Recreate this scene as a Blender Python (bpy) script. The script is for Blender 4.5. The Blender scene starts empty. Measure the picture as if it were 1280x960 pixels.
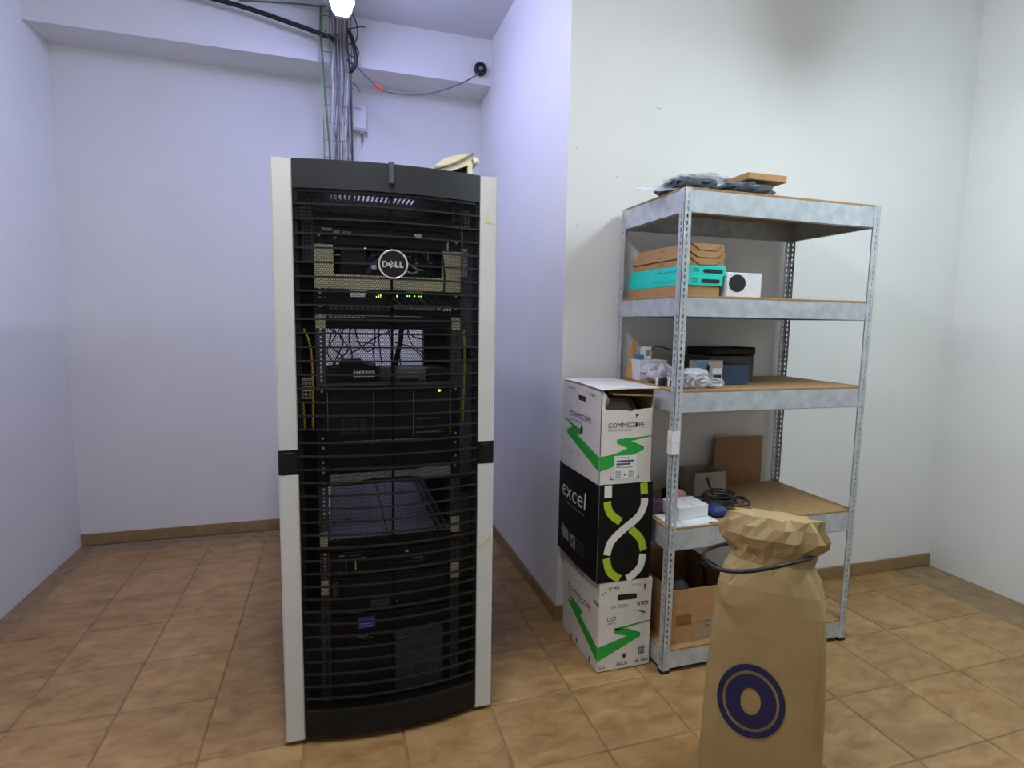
import bpy, math, random
from mathutils import Vector, Matrix
random.seed(7)
sc = bpy.context.scene
C = sc.collection

# ------------------------------------------------------------------ camera
F_PX = 711.98
cam_d = bpy.data.cameras.new('camera')
cam = bpy.data.objects.new('camera', cam_d)
C.objects.link(cam)
right = Vector((0.955163, -0.295629, 0.016337))
down = Vector((-0.016877, -0.109452, -0.993849))
fwd = Vector((0.295598, 0.949012, -0.109534))
up = -down
m = Matrix((right, up, -fwd)).transposed().to_4x4()
m.translation = Vector((0, 0, 1.4997))
cam.matrix_world = m
cam_d.sensor_width = 36.0
cam_d.sensor_fit = 'HORIZONTAL'
cam_d.lens = F_PX * 36.0 / 1280.0
cam_d.clip_start = 0.02
sc.camera = cam

# ------------------------------------------------------------------ world, exposure
w = bpy.data.worlds.new('world')
sc.world = w
w.use_nodes = True
w.node_tree.nodes['Background'].inputs[0].default_value = (0.5, 0.5, 0.55, 1)
w.node_tree.nodes['Background'].inputs[1].default_value = 0.02
sc.view_settings.view_transform = 'Standard'
sc.view_settings.look = 'None'
sc.view_settings.exposure = 0.0
sc.view_settings.gamma = 1.0
sc.view_settings.use_curve_mapping = False
NICHE_COL = (0.465, 0.50, 1.0)
NICHE_STR = 50.0
ROOM_COL = (0.775, 0.93, 1.0)
ROOM_STR = 76.0
ROOM2_COL = (0.94, 0.94, 1.0)
ROOM2_STR = 70.0


# ------------------------------------------------------------------ materials
def lin(r, g, b):
    f = lambda c: ((c / 255 + 0.055) / 1.055) ** 2.4 if c > 10 else c / 255 / 12.92
    return (f(r), f(g), f(b), 1)


MATS = {}


def mat(name, rgb, rough=0.6, metal=0.0, var=0.08, scale=30.0, bump=0.0, bscale=None, emit=None, estr=0.0,
        alpha=1.0, rnd=0.0, spec=0.5, stretch=None):
    if name in MATS:
        return MATS[name]
    mm = bpy.data.materials.new(name)
    mm.use_nodes = True
    nt = mm.node_tree
    N, L = nt.nodes, nt.links
    b = N['Principled BSDF']
    col = lin(*rgb)
    b.inputs['Roughness'].default_value = rough
    b.inputs['Metallic'].default_value = metal
    b.inputs['Specular IOR Level'].default_value = spec
    b.inputs['Alpha'].default_value = alpha
    tc = N.new('ShaderNodeTexCoord')
    src = tc.outputs['Object']
    if stretch:
        mp = N.new('ShaderNodeMapping')
        mp.inputs['Scale'].default_value = stretch
        L.new(src, mp.inputs['Vector'])
        src = mp.outputs['Vector']
    nz = N.new('ShaderNodeTexNoise')
    nz.inputs['Scale'].default_value = scale
    nz.inputs['Detail'].default_value = 5
    L.new(src, nz.inputs['Vector'])
    rp = N.new('ShaderNodeValToRGB')
    rp.color_ramp.elements[0].position = 0.3
    rp.color_ramp.elements[1].position = 0.7
    rp.color_ramp.elements[0].color = tuple(max(0, c * (1 - var * 1.5)) for c in col[:3]) + (1,)
    rp.color_ramp.elements[1].color = tuple(min(1, c * (1 + var)) for c in col[:3]) + (1,)
    L.new(nz.outputs['Fac'], rp.inputs['Fac'])
    out = rp.outputs['Color']
    if rnd:
        oi = N.new('ShaderNodeObjectInfo')
        mr = N.new('ShaderNodeMapRange')
        mr.inputs['To Min'].default_value = 1 - rnd
        mr.inputs['To Max'].default_value = 1 + rnd
        L.new(oi.outputs['Random'], mr.inputs['Value'])
        mx = N.new('ShaderNodeVectorMath')
        mx.operation = 'SCALE'
        L.new(out, mx.inputs[0])
        L.new(mr.outputs['Result'], mx.inputs['Scale'])
        out = mx.outputs['Vector']
    L.new(out, b.inputs['Base Color'])
    if bump:
        n2 = N.new('ShaderNodeTexNoise')
        n2.inputs['Scale'].default_value = bscale or scale * 3
        n2.inputs['Detail'].default_value = 4
        L.new(src, n2.inputs['Vector'])
        bp = N.new('ShaderNodeBump')
        bp.inputs['Strength'].default_value = bump
        bp.inputs['Distance'].default_value = 0.004
        L.new(n2.outputs['Fac'], bp.inputs['Height'])
        L.new(bp.outputs['Normal'], b.inputs['Normal'])
    if emit:
        b.inputs['Emission Color'].default_value = tuple(emit) + (1,)
        b.inputs['Emission Strength'].default_value = estr
    MATS[name] = mm
    return mm


def tile_mat():
    mm = mat('floor_tile_clay', (176, 143, 104), rough=0.42, var=0.0, rnd=0.05)
    nt = mm.node_tree
    N, L = nt.nodes, nt.links
    b = N['Principled BSDF']
    tc = N.new('ShaderNodeTexCoord')
    oi = N.new('ShaderNodeObjectInfo')
    ad = N.new('ShaderNodeVectorMath')
    ad.operation = 'ADD'
    sc_ = N.new('ShaderNodeVectorMath')
    sc_.operation = 'SCALE'
    sc_.inputs['Scale'].default_value = 9.0
    L.new(oi.outputs['Location'], sc_.inputs[0])
    L.new(tc.outputs['Object'], ad.inputs[0])
    L.new(sc_.outputs['Vector'], ad.inputs[1])
    mp = N.new('ShaderNodeMapping')
    mp.inputs['Scale'].default_value = (1.0, 2.0, 1.0)
    L.new(ad.outputs['Vector'], mp.inputs['Vector'])
    nz = N.new('ShaderNodeTexNoise')
    nz.inputs['Scale'].default_value = 7.0
    nz.inputs['Detail'].default_value = 7
    nz.inputs['Roughness'].default_value = 0.62
    nz.inputs['Distortion'].default_value = 0.5
    L.new(mp.outputs['Vector'], nz.inputs['Vector'])
    rp = N.new('ShaderNodeValToRGB')
    cr = rp.color_ramp
    cr.elements[0].position = 0.30
    cr.elements[0].color = lin(134, 98, 58)
    cr.elements[1].position = 0.72
    cr.elements[1].color = lin(180, 146, 98)
    e = cr.elements.new(0.5)
    e.color = lin(160, 124, 78)
    L.new(nz.outputs['Fac'], rp.inputs['Fac'])
    mr = N.new('ShaderNodeMapRange')
    mr.inputs['To Min'].default_value = 0.92
    mr.inputs['To Max'].default_value = 1.08
    L.new(oi.outputs['Random'], mr.inputs['Value'])
    mx = N.new('ShaderNodeVectorMath')
    mx.operation = 'SCALE'
    L.new(rp.outputs['Color'], mx.inputs[0])
    L.new(mr.outputs['Result'], mx.inputs['Scale'])
    L.new(mx.outputs['Vector'], b.inputs['Base Color'])
    bp = N.new('ShaderNodeBump')
    bp.inputs['Strength'].default_value = 0.25
    bp.inputs['Distance'].default_value = 0.004
    L.new(nz.outputs['Fac'], bp.inputs['Height'])
    L.new(bp.outputs['Normal'], b.inputs['Normal'])
    return mm


M_WALL = mat('white_wall_paint', (226, 226, 224), rough=0.75, var=0.015, scale=3, bump=0.25, bscale=40)
M_CEIL = mat('ceiling_paint', (214, 214, 214), rough=0.85, var=0.02, scale=4, bump=0.1, bscale=60)
M_GROUT = mat('floor_grout', (142, 118, 88), rough=0.9, var=0.2, scale=14, bump=0.3)
M_TILE = tile_mat()
M_SKIRT = mat('baseboard_tile', (150, 122, 86), rough=0.5, var=0.12, scale=12, bump=0.15)
M_BLACK = mat('rack_black_paint', (17, 18, 19), rough=0.5, var=0.1, scale=40, bump=0.05, spec=0.3)
M_BEZEL = mat('bezel_charcoal', (40, 42, 46), rough=0.4, var=0.06, scale=20, bump=0.05, bscale=300)
M_RIB = mat('rib_dark_steel', (30, 30, 31), rough=0.45, var=0.08, spec=0.4)
M_MESH = mat('perforated_sheet_black', (9, 9, 10), rough=0.6, var=0.1, spec=0.2)
M_SILVER = mat('silver_grey_plastic', (204, 204, 200), rough=0.45, var=0.03, scale=6)
M_CHROME = mat('badge_silver', (205, 203, 200), rough=0.3, metal=0.5, var=0.03)
M_GALV = mat('galvanised_steel', (190, 196, 201), rough=0.42, metal=0.3, var=0.12, scale=22, bump=0.08, bscale=90)
M_GALVD = mat('channel_grey_steel', (196, 200, 206), rough=0.5, metal=0.1, var=0.12, scale=30)
M_MDF = mat('shelf_board_mdf', (160, 126, 84), rough=0.8, var=0.15, scale=60, bump=0.1)
M_BEIGE = mat('beige_steel', (196, 190, 158), rough=0.5, var=0.06, scale=20)
M_CREAM = mat('aged_cream_plastic', (222, 214, 184), rough=0.45, var=0.05, scale=10)
M_CREAMD = mat('cream_seam_plastic', (150, 142, 118), rough=0.5, var=0.05)
M_DEV = mat('device_black', (14, 15, 16), rough=0.55, spec=0.3, var=0.12, scale=30)
M_DEV2 = mat('device_charcoal', (24, 25, 27), rough=0.5, spec=0.35, var=0.1, scale=30)
M_DEV3 = mat('device_dark_grey', (70, 72, 74), rough=0.5, var=0.1, scale=30)
M_DEV4 = mat('device_mid_grey', (128, 130, 134), rough=0.5, var=0.1, scale=30)
M_TRAY = mat('blue_grey_sheet', (112, 122, 138), rough=0.45, metal=0.2, var=0.06, scale=14)
M_WLAB = mat('white_paper_label', (224, 224, 222), rough=0.7, var=0.03)
M_INK = mat('black_print', (26, 25, 27), rough=0.7, var=0.05)
M_GREYINK = mat('grey_print', (110, 106, 108), rough=0.7, var=0.05)
M_CARTON = mat('white_coated_carton', (214, 208, 200), rough=0.65, var=0.035, scale=18, bump=0.06, bscale=60)
M_CARTIN = mat('brown_carton_inside', (132, 104, 72), rough=0.85, var=0.08, scale=25)
M_KRAFT = mat('brown_kraft_carton', (172, 132, 88), rough=0.8, var=0.06, scale=20, bump=0.06, bscale=80)
M_KRAFTD = mat('brown_packing_tape', (138, 96, 54), rough=0.35, var=0.05)
M_GREEN = mat('green_print', (38, 158, 56), rough=0.65, var=0.05)
M_BOXBLK = mat('black_coated_carton', (12, 12, 13), rough=0.6, spec=0.25, var=0.1, scale=12, bump=0.05)
M_LIME = mat('lime_print', (168, 190, 42), rough=0.6, var=0.04)
M_WPRINT = mat('white_print', (222, 220, 214), rough=0.6, var=0.03)
M_DPRINT = mat('dim_white_print', (150, 148, 144), rough=0.6, var=0.05)
M_TEAL = mat('teal_carton', (28, 206, 190), rough=0.5, var=0.04, scale=12)
M_TEALD = mat('dark_teal_print', (10, 70, 72), rough=0.6, var=0.05)
M_SACK = mat('tan_paper_sack', (168, 144, 98), rough=0.75, var=0.06, scale=10, bump=0.25, bscale=25)
M_NAVY = mat('navy_print', (28, 30, 78), rough=0.65, var=0.06)
M_CABK = mat('cable_black', (22, 22, 26), rough=0.45, var=0.05)
M_CAGR = mat('cable_grey', (150, 150, 150), rough=0.5, var=0.08)
M_CAGR2 = mat('cable_dark_grey', (92, 92, 98), rough=0.5, var=0.08)
M_CAWH = mat('cable_off_white', (196, 196, 190), rough=0.5, var=0.06)
M_CAGN = mat('cable_green', (78, 104, 74), rough=0.5, var=0.08)
M_CAYE = mat('cable_yellow', (196, 168, 44), rough=0.5, var=0.06)
M_CABL = mat('cable_blue', (40, 52, 120), rough=0.5, var=0.06)
M_ORNG = mat('orange_sleeve', (226, 88, 34), rough=0.5, var=0.06)
M_WIRE = mat('tray_wire_zinc', (120, 122, 126), rough=0.4, metal=0.6, var=0.08)
M_WHPL = mat('white_plastic', (226, 226, 228), rough=0.45, var=0.02)
M_WHCD = mat('white_card', (224, 224, 226), rough=0.6, var=0.03)
M_BAG = mat('clear_plastic_film', (220, 224, 232), rough=0.18, var=0.04, alpha=0.42, bump=0.3, bscale=40)
M_BAGW = mat('milky_plastic_film', (206, 208, 216), rough=0.3, var=0.05, alpha=0.75, bump=0.35, bscale=40)
M_BAGD = mat('antistatic_grey_film', (82, 92, 102), rough=0.22, metal=0.35, var=0.25, scale=18, bump=0.5, bscale=35)
M_WOOD = mat('pale_wood', (196, 154, 92), rough=0.6, var=0.12, scale=40, stretch=(1, 1, 0.15))
M_PINK = mat('pink_fabric', (214, 150, 150), rough=0.8, var=0.05)
M_PURP = mat('purple_cover', (92, 60, 92), rough=0.6, var=0.06)
M_BLUE = mat('blue_plastic', (36, 56, 120), rough=0.45, var=0.08)
M_BLUEP = mat('blue_package', (70, 128, 156), rough=0.45, var=0.15, scale=25)
M_GREYBOX = mat('grey_card', (168, 160, 148), rough=0.75, var=0.05, scale=12)
M_LEDG = mat('green_led', (90, 220, 60), emit=(0.35, 1.0, 0.15), estr=2.5)
M_LEDY = mat('yellow_led', (200, 210, 60), emit=(0.8, 0.9, 0.15), estr=1.5)
M_LEDO = mat('orange_led', (255, 110, 40), emit=(1.0, 0.3, 0.08), estr=12.0)
M_REEL = mat('reel_cable_white', (226, 226, 222), rough=0.5, var=0.08, scale=60, stretch=(8, 1, 1))
M_LAMPB = mat('lamp_housing_grey', (188, 188, 190), rough=0.5, var=0.03)
M_NICHE = mat('lamp_diffuser_cool', (240, 240, 255), emit=NICHE_COL, estr=NICHE_STR)
M_ROOM = mat('lamp_diffuser_white', (245, 245, 245), emit=ROOM_COL, estr=ROOM_STR)
M_ROOM2 = mat('lamp_diffuser_neutral', (245, 245, 245), emit=ROOM2_COL, estr=ROOM2_STR)
M_RUBBER = mat('black_rubber', (18, 18, 18), rough=0.8)
M_BLUELAB = mat('blue_badge', (84, 94, 206), rough=0.5, var=0.15, scale=90)


# ------------------------------------------------------------------ mesh builder
class MB:
    def __init__(s):
        s.v = []
        s.f = []

    def add(s, vs, fs):
        k = len(s.v)
        s.v += [tuple(p) for p in vs]
        s.f += [tuple(i + k for i in f) for f in fs]
        return s

    def box(s, x0, x1, y0, y1, z0, z1):
        return s.add([(x0, y0, z0), (x1, y0, z0), (x1, y1, z0), (x0, y1, z0), (x0, y0, z1), (x1, y0, z1), (x1, y1, z1), (x0, y1, z1)],
                     [(0, 3, 2, 1), (4, 5, 6, 7), (0, 1, 5, 4), (1, 2, 6, 5), (2, 3, 7, 6), (3, 0, 4, 7)])

    def bbox(s, x0, x1, y0, y1, z0, z1, b=0.003):
        """box with chamfered edges"""
        P = []
        for sz, z in ((0, z0), (1, z1)):
            pass
        xs, ys, zs = (x0, x1), (y0, y1), (z0, z1)
        idx = {}
        vs = []
        for ix in (0, 1):
            for iy in (0, 1):
                for iz in (0, 1):
                    for a in range(3):
                        p = [xs[ix], ys[iy], zs[iz]]
                        for k, i in enumerate((ix, iy, iz)):
                            if k != a:
                                p[k] += b if i == 0 else -b
                        idx[(ix, iy, iz, a)] = len(vs)
                        vs.append(tuple(p))
        fs = []
        for a in range(3):
            o = [k for k in range(3) if k != a]
            for sd in (0, 1):
                q = []
                for i, j in ((0, 0), (1, 0), (1, 1), (0, 1)):
                    t = [0, 0, 0]
                    t[a] = sd
                    t[o[0]] = i
                    t[o[1]] = j
                    q.append(idx[tuple(t) + (a,)])
                flip = (sd == 0) ^ (a == 1)
                fs.append(tuple(reversed(q)) if flip else tuple(q))
        for a in range(3):      # edges along axis a
            o = [k for k in range(3) if k != a]
            for i in (0, 1):
                for j in (0, 1):
                    t0 = [0, 0, 0]
                    t0[o[0]] = i
                    t0[o[1]] = j
                    t1 = list(t0)
                    t1[a] = 1
                    q = [idx[tuple(t0) + (o[0],)], idx[tuple(t1) + (o[0],)], idx[tuple(t1) + (o[1],)], idx[tuple(t0) + (o[1],)]]
                    if (i ^ j) ^ (a == 1):
                        q.reverse()
                    if False:
                        q.reverse()
                    fs.append(tuple(q))
        for ix in (0, 1):
            for iy in (0, 1):
                for iz in (0, 1):
                    q = [idx[(ix, iy, iz, a)] for a in range(3)]
                    if (ix + iy + iz) % 2 == 0:
                        q.reverse()
                    fs.append(tuple(q))
        return s.add(vs, fs)

    def prism(s, pts, axis, a0, a1):
        """extrude 2-D polygon (other two axes in order) along axis"""
        n = len(pts)
        def P(p, a):
            q = list(p)
            q.insert(axis, a)
            return tuple(q)
        vs = [P(p, a0) for p in pts] + [P(p, a1) for p in pts]
        fs = [tuple(range(n)), tuple(reversed(range(n, 2 * n)))]
        for i in range(n):
            j = (i + 1) % n
            fs.append((i, i + n, j + n, j))
        return s.add(vs, fs)

    def tube(s, path, r, n=8, closed=False):
        pts = [Vector(p) for p in path]
        vs, fs = [], []
        ref = Vector((0.13, 0.31, 0.94)).normalized()
        m_ = len(pts)
        rs = r if isinstance(r, (list, tuple)) else [r] * m_
        for i, p in enumerate(pts):
            if closed:
                t = pts[(i + 1) % m_] - pts[i - 1]
            else:
                t = pts[min(i + 1, m_ - 1)] - pts[max(i - 1, 0)]
            t.normalize()
            a = t.cross(ref)
            if a.length < 0.05:
                a = t.cross(Vector((1, 0, 0)))
            a.normalize()
            b = t.cross(a)
            for k in range(n):
                an = 2 * math.pi * k / n
                vs.append(tuple(p + (a * math.cos(an) + b * math.sin(an)) * rs[i]))
        for i in range(m_ if closed else m_ - 1):
            j = (i + 1) % m_
            for k in range(n):
                l = (k + 1) % n
                fs.append((i * n + k, i * n + l, j * n + l, j * n + k))
        if not closed:
            fs.append(tuple(reversed(range(n))))
            fs.append(tuple(range((m_ - 1) * n, m_ * n)))
        return s.add(vs, fs)

    def cyl(s, a, b, r, n=20, r2=None):
        return s.tube([a, b], [r, r if r2 is None else r2], n)

    def loft(s, loops, cap=True):
        n = len(loops[0])
        vs = [p for lp in loops for p in lp]
        fs = []
        for i in range(len(loops) - 1):
            for k in range(n):
                l = (k + 1) % n
                fs.append((i * n + k, i * n + l, (i + 1) * n + l, (i + 1) * n + k))
        if cap:
            fs.append(tuple(reversed(range(n))))
            fs.append(tuple(range((len(loops) - 1) * n, len(loops) * n)))
        return s.add(vs, fs)

    def plate(s, us, vs_, solid, T, t):
        """perforated plate: grid cuts us x vs_, solid(i,j), T(u,v,w)->xyz, thickness t"""
        idx = {}
        V, Fs = [], []
        def P(i, j, k):
            key = (i, j, k)
            if key not in idx:
                idx[key] = len(V)
                V.append(tuple(T(us[i], vs_[j], t * k)))
            return idx[key]
        nu, nv = len(us) - 1, len(vs_) - 1
        S = lambda i, j: 0 <= i < nu and 0 <= j < nv and solid(i, j)
        for i in range(nu):
            for j in range(nv):
                if not S(i, j):
                    continue
                Fs.append((P(i, j, 0), P(i + 1, j, 0), P(i + 1, j + 1, 0), P(i, j + 1, 0)))
                Fs.append((P(i, j, 1), P(i, j + 1, 1), P(i + 1, j + 1, 1), P(i + 1, j, 1)))
                if not S(i - 1, j): Fs.append((P(i, j, 0), P(i, j + 1, 0), P(i, j + 1, 1), P(i, j, 1)))
                if not S(i + 1, j): Fs.append((P(i + 1, j, 0), P(i + 1, j, 1), P(i + 1, j + 1, 1), P(i + 1, j + 1, 0)))
                if not S(i, j - 1): Fs.append((P(i, j, 0), P(i, j, 1), P(i + 1, j, 1), P(i + 1, j, 0)))
                if not S(i, j + 1): Fs.append((P(i, j + 1, 0), P(i + 1, j + 1, 0), P(i + 1, j + 1, 1), P(i, j + 1, 1)))
        return s.add(V, Fs)

    def build(s, name, material, parent=None, loc=None, smooth=False):
        """verts are world coordinates; local origin = root's location (or loc)"""
        if parent is not None:
            r = parent
            while r.parent:
                r = r.parent
            o = Vector(r.location)
        else:
            if loc is None:
                xs, ys, zs = zip(*s.v)
                loc = ((min(xs) + max(xs)) / 2, (min(ys) + max(ys)) / 2, min(zs))
            o = Vector(loc)
        me = bpy.data.meshes.new(name)
        me.from_pydata([(p[0] - o.x, p[1] - o.y, p[2] - o.z) for p in s.v], [], s.f)
        me.materials.append(material)
        if smooth:
            me.polygons.foreach_set('use_smooth', [True] * len(me.polygons))
        me.update()
        ob = bpy.data.objects.new(name, me)
        C.objects.link(ob)
        if parent is not None:
            ob.parent = parent
        else:
            ob.location = o
        return ob


def fixn(ob):
    import bmesh
    bm = bmesh.new()
    bm.from_mesh(ob.data)
    bmesh.ops.recalc_face_normals(bm, faces=bm.faces)
    bm.to_mesh(ob.data)
    bm.free()
    return ob


def tag(o, label, cat, group=None):
    o['label'] = label
    o['category'] = cat
    if group:
        o['group'] = group
    return o


def thing(name, label, cat, loc, group=None):
    o = bpy.data.objects.new(name, None)
    o.empty_display_size = 0.1
    C.objects.link(o)
    o.location = loc
    return tag(o, label, cat, group)


def struct(o):
    o['kind'] = 'structure'
    return o


TXT = {}


def text_mesh(s, bold=0.0):
    key = (s, bold)
    if key not in TXT:
        cu = bpy.data.curves.new('txt', 'FONT')
        cu.body = s
        cu.resolution_u = 3
        cu.offset = bold
        ob = bpy.data.objects.new('txt', cu)
        C.objects.link(ob)
        dg = bpy.context.evaluated_depsgraph_get()
        me = bpy.data.meshes.new_from_object(ob.evaluated_get(dg))
        vs = [tuple(v.co) for v in me.vertices]
        fs = [tuple(p.vertices) for p in me.polygons]
        bpy.data.objects.remove(ob)
        bpy.data.meshes.remove(me)
        x0 = min(v[0] for v in vs); x1 = max(v[0] for v in vs)
        y0 = min(v[1] for v in vs); y1 = max(v[1] for v in vs)
        TXT[key] = ([((v[0] - x0) / (x1 - x0), (v[1] - y0) / (y1 - y0)) for v in vs], fs)
    return TXT[key]


def front(y, off=0.0008):       # frame on a face looking to -Y: (u=x, v=z)
    return lambda u, v: (u, y - off, v)


def leftf(x, off=0.0008):       # frame on a face looking to -X: (u=y, v=z)
    return lambda u, v: (x - off, u, v)


def text(mb, s, u0, u1, v0, v1, T, flip=False):
    vs, fs = text_mesh(s, .022 if s.startswith('GLS') else 0.0)
    if flip:
        vs = [(1 - a, 1 - b) for a, b in vs]
    return mb.add([T(u0 + (u1 - u0) * a, v0 + (v1 - v0) * b) for a, b in vs], fs)


def poly(mb, pts, T):
    return mb.add([T(*p) for p in pts], [tuple(range(len(pts)))])


def rect(mb, u0, u1, v0, v1, T):
    return poly(mb, [(u0, v0), (u1, v0), (u1, v1), (u0, v1)], T)


def band(mb, pts, wd, T):
    """ribbon of width wd along 2-D points"""
    n = len(pts)
    L_, R_ = [], []
    for i, p in enumerate(pts):
        a = pts[max(i - 1, 0)]
        b = pts[min(i + 1, n - 1)]
        dx, dy = b[0] - a[0], b[1] - a[1]
        l = math.hypot(dx, dy)
        nx, ny = -dy / l * wd / 2, dx / l * wd / 2
        L_.append((p[0] + nx, p[1] + ny))
        R_.append((p[0] - nx, p[1] - ny))
    mb.add([T(*p) for p in L_] + [T(*p) for p in R_], [(i, i + 1, n + i + 1, n + i) for i in range(n - 1)])
    return mb


def smooth_path(pts, n=6):
    """Catmull-Rom"""
    P = [Vector(p) for p in pts]
    P = [P[0] * 2 - P[1]] + P + [P[-1] * 2 - P[-2]]
    out = []
    for i in range(1, len(P) - 2):
        for k in range(n):
            t = k / n
            a, b, c, d = P[i - 1], P[i], P[i + 1], P[i + 2]
            out.append(0.5 * ((2 * b) + (c - a) * t + (2 * a - 5 * b + 4 * c - d) * t * t + (3 * b - a - 3 * c + d) * t ** 3))
    out.append(P[-2])
    return [tuple(p) for p in out]


def cable(name, pts, r, material, label, cat='cable', group=None, n=6, seg=7):
    mb = MB()
    mb.tube(smooth_path(pts, n), r, seg)
    return tag(mb.build(name, material, smooth=True), label, cat, group)


# ------------------------------------------------------------------ room
XW, YW, YF, YB, ZC, ZB, HB = 1.0466, 2.5452, 3.9459, 4.2396, 3.3839, 3.0891, 0.0761
XL, XR, YN = -1.6, 3.6, -2.6
floor = struct(MB().box(XL, XR, YN, YB, -0.06, -0.004).build('floor', M_GROUT, loc=(0, 0, 0)))
S = 0.3413
TX, TY = 0.8962, 2.0091


def tile_mesh():
    h = S / 2 - 0.0032
    b = 0.006
    loops = []
    for d, z in ((0, -0.006), (0, -0.0028), (b * 0.4, -0.0007), (b, 0.0)):
        e = h - d
        c = 0.004
        loops.append([(-e + c, -e, z), (e - c, -e, z), (e, -e + c, z), (e, e - c, z), (e - c, e, z), (-e + c, e, z), (-e, e - c, z), (-e, -e + c, z)])
    mb = MB().loft(loops)
    me = bpy.data.meshes.new('tile')
    me.from_pydata(mb.v, [], mb.f)
    me.materials.append(M_TILE)
    return me


TM = tile_mesh()
i0, i1 = math.ceil((XL - TX) / S), math.floor((XR - TX) / S)
j0, j1 = math.ceil((YN - TY) / S), math.floor((YB - TY) / S)
for i in range(i0, i1):
    for j in range(j0, j1):
        cx, cy = TX + (i + .5) * S, TY + (j + .5) * S
        if cx > XW + .1 and cy > YW + .1:
            continue
        t = bpy.data.objects.new('tile', TM)
        C.objects.link(t)
        t.parent = floor
        t.location = (cx, cy, 0)

struct(MB().box(XL - .1, XW + .1, YB, YB + .1, -.06, ZC + .1).build('wall_back', M_WALL, loc=(0, YB, 0)))
struct(MB().box(XW, XW + .1, YW + .1, YB, -.06, ZC).build('wall_niche', M_WALL, loc=(XW, YW, 0)))
wsh = struct(MB().box(XW, XR, YW, YW + .1, -.06, ZC).build('wall_shelf', M_WALL, loc=(XW, YW, 0)))
M_SCUFF = mat('wall_scuff_grey', (150, 150, 152), rough=0.9)
for x_, z_, l_, a_ in ((1.500, 2.535, .030, -.004), (1.085, 2.30, .010, .010), (1.10, 1.95, .006, .012), (1.30, 2.19, .004, .010)):
    MB().tube([(x_, YW - .0002, z_), (x_ + l_ * .5, YW - .0004, z_ + a_ * .7), (x_ + l_, YW - .0002, z_ + a_)], .0012, 6).build('scuff', M_SCUFF, wsh)
struct(MB().box(XL - .1, XL, YN, YB, -.06, ZC).build('wall_left', M_WALL, loc=(XL, 0, 0)))
struct(MB().box(XR, XR + .1, YN, YW, -.06, ZC).build('wall_right', M_WALL, loc=(XR, 0, 0)))
struct(MB().box(XL - .1, XR + .1, YN - .1, YN, -.06, ZC).build('wall_front', M_WALL, loc=(0, YN, 0)))
struct(MB().box(XL - .1, XR + .1, YN - .1, YB + .1, ZC, ZC + .1).build('ceiling', M_CEIL, loc=(0, 0, ZC)))
struct(MB().box(XL, XW, YF, YB, ZB, ZC).build('trim_1', M_WALL, loc=(0, YF, ZB)))
# baseboards: separate tile lengths
def baseboard(name, x0, x1, y0, y1, along):
    n = max(1, round(((x1 - x0) if along == 'x' else (y1 - y0)) / S))
    base = struct(MB().box(x0 + .001, x1, y0 + .001, y1, 0, HB - .004).build(name, M_GROUT, loc=(x0, y0, 0)))
    for k in range(n):
        if along == 'x':
            a, b_ = x0 + (x1 - x0) * k / n, x0 + (x1 - x0) * (k + 1) / n
            q = MB().bbox(a + .0008, b_ - .0008, y0 - .0015, y1, 0.001, HB, .002)
        else:
            a, b_ = y0 + (y1 - y0) * k / n, y0 + (y1 - y0) * (k + 1) / n
            q = MB().bbox(x0 - .0015, x1, a + .0008, b_ - .0008, 0.001, HB, .002)
        q.build('baseboard_piece', M_SKIRT, base)


baseboard('baseboard_niche', XW - .009, XW, YW - .0085, YB - .01, 'y')
baseboard('baseboard_shelf', XW - .009, XR, YW - .009, YW, 'x')
baseboard('baseboard_back', XL, XW - .01, YB - .009, YB, 'x')


# ------------------------------------------------------------------ lamps
def lamp(xc, y0, y1, zc, label, dm):
    t = thing('ceiling_lamp', label, 'lamp', (xc, (y0 + y1) / 2, zc), 'long ceiling lamps')
    w_ = 0.058
    MB().prism([(xc - w_, zc - .001), (xc - w_, zc - .035), (xc + w_, zc - .035), (xc + w_, zc - .001)], 1, y0, y1).build('housing', M_LAMPB, t)
    prof = [(xc - w_ + .002, zc - .036), (xc - w_ + .006, zc - .06), (xc - w_ * .55, zc - .085), (xc + w_ * .55, zc - .085), (xc + w_ - .006, zc - .06), (xc + w_ - .002, zc - .036)]
    MB().prism(prof, 1, y0 + .03, y1 - .03).build('diffuser', dm, t)
    for a, b in ((y0, y0 + .03), (y1 - .03, y1)):
        MB().prism([(p[0], p[1] - .002) for p in prof], 1, a, b).build('end_cap', M_LAMPB, t)
    for k in range(5):
        y = y0 + .1 + (y1 - y0 - .2) * k / 4
        for sx in (-1, 1):
            MB().box(xc + sx * (w_ + .004) - .004, xc + sx * (w_ + .004) + .004, y - .015, y + .015, zc - .055, zc - .022).build('clip', M_WHPL, t)
    if zc < ZC:
        for y in (y0 + .25, y1 - .25):
            MB().cyl((xc, y, zc - .001), (xc, y, ZC), .005, 8).build('suspension_rod', M_LAMPB, t)
    return t


lamp(0.068, 2.38, 3.58, 3.275, 'bright cool ceiling lamp above the server rack beside the cable bundle', M_NICHE)
lamp(2.3, 0.4, 1.75, 3.02, 'long white ceiling lamp high in front of the metal shelf', M_ROOM)
lamp(-0.05, 0.5, 1.8, 3.08, 'long white ceiling lamp over the floor before the rack', M_ROOM2)

# ------------------------------------------------------------------ server rack
RX0, RX1 = -0.1883, 0.5558      # outer width
XI0, XI1 = -0.1229, 0.4905      # between silver columns
YR = 1.989
YREAR = 3.06
rack = thing('server_rack', 'tall black server rack with ribbed mesh door and silver side strips', 'server rack', ((RX0 + RX1) / 2, 2.5, 0))
XC, HWD = (XI0 + XI1) / 2, (XI1 - XI0) / 2
SAG = 0.042


def arcY(x):
    return YR - 0.002 - SAG * (1 - ((x - XC) / HWD) ** 2)


NX = 24
AX = [XI0 + (XI1 - XI0) * k / NX for k in range(NX + 1)]


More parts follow.
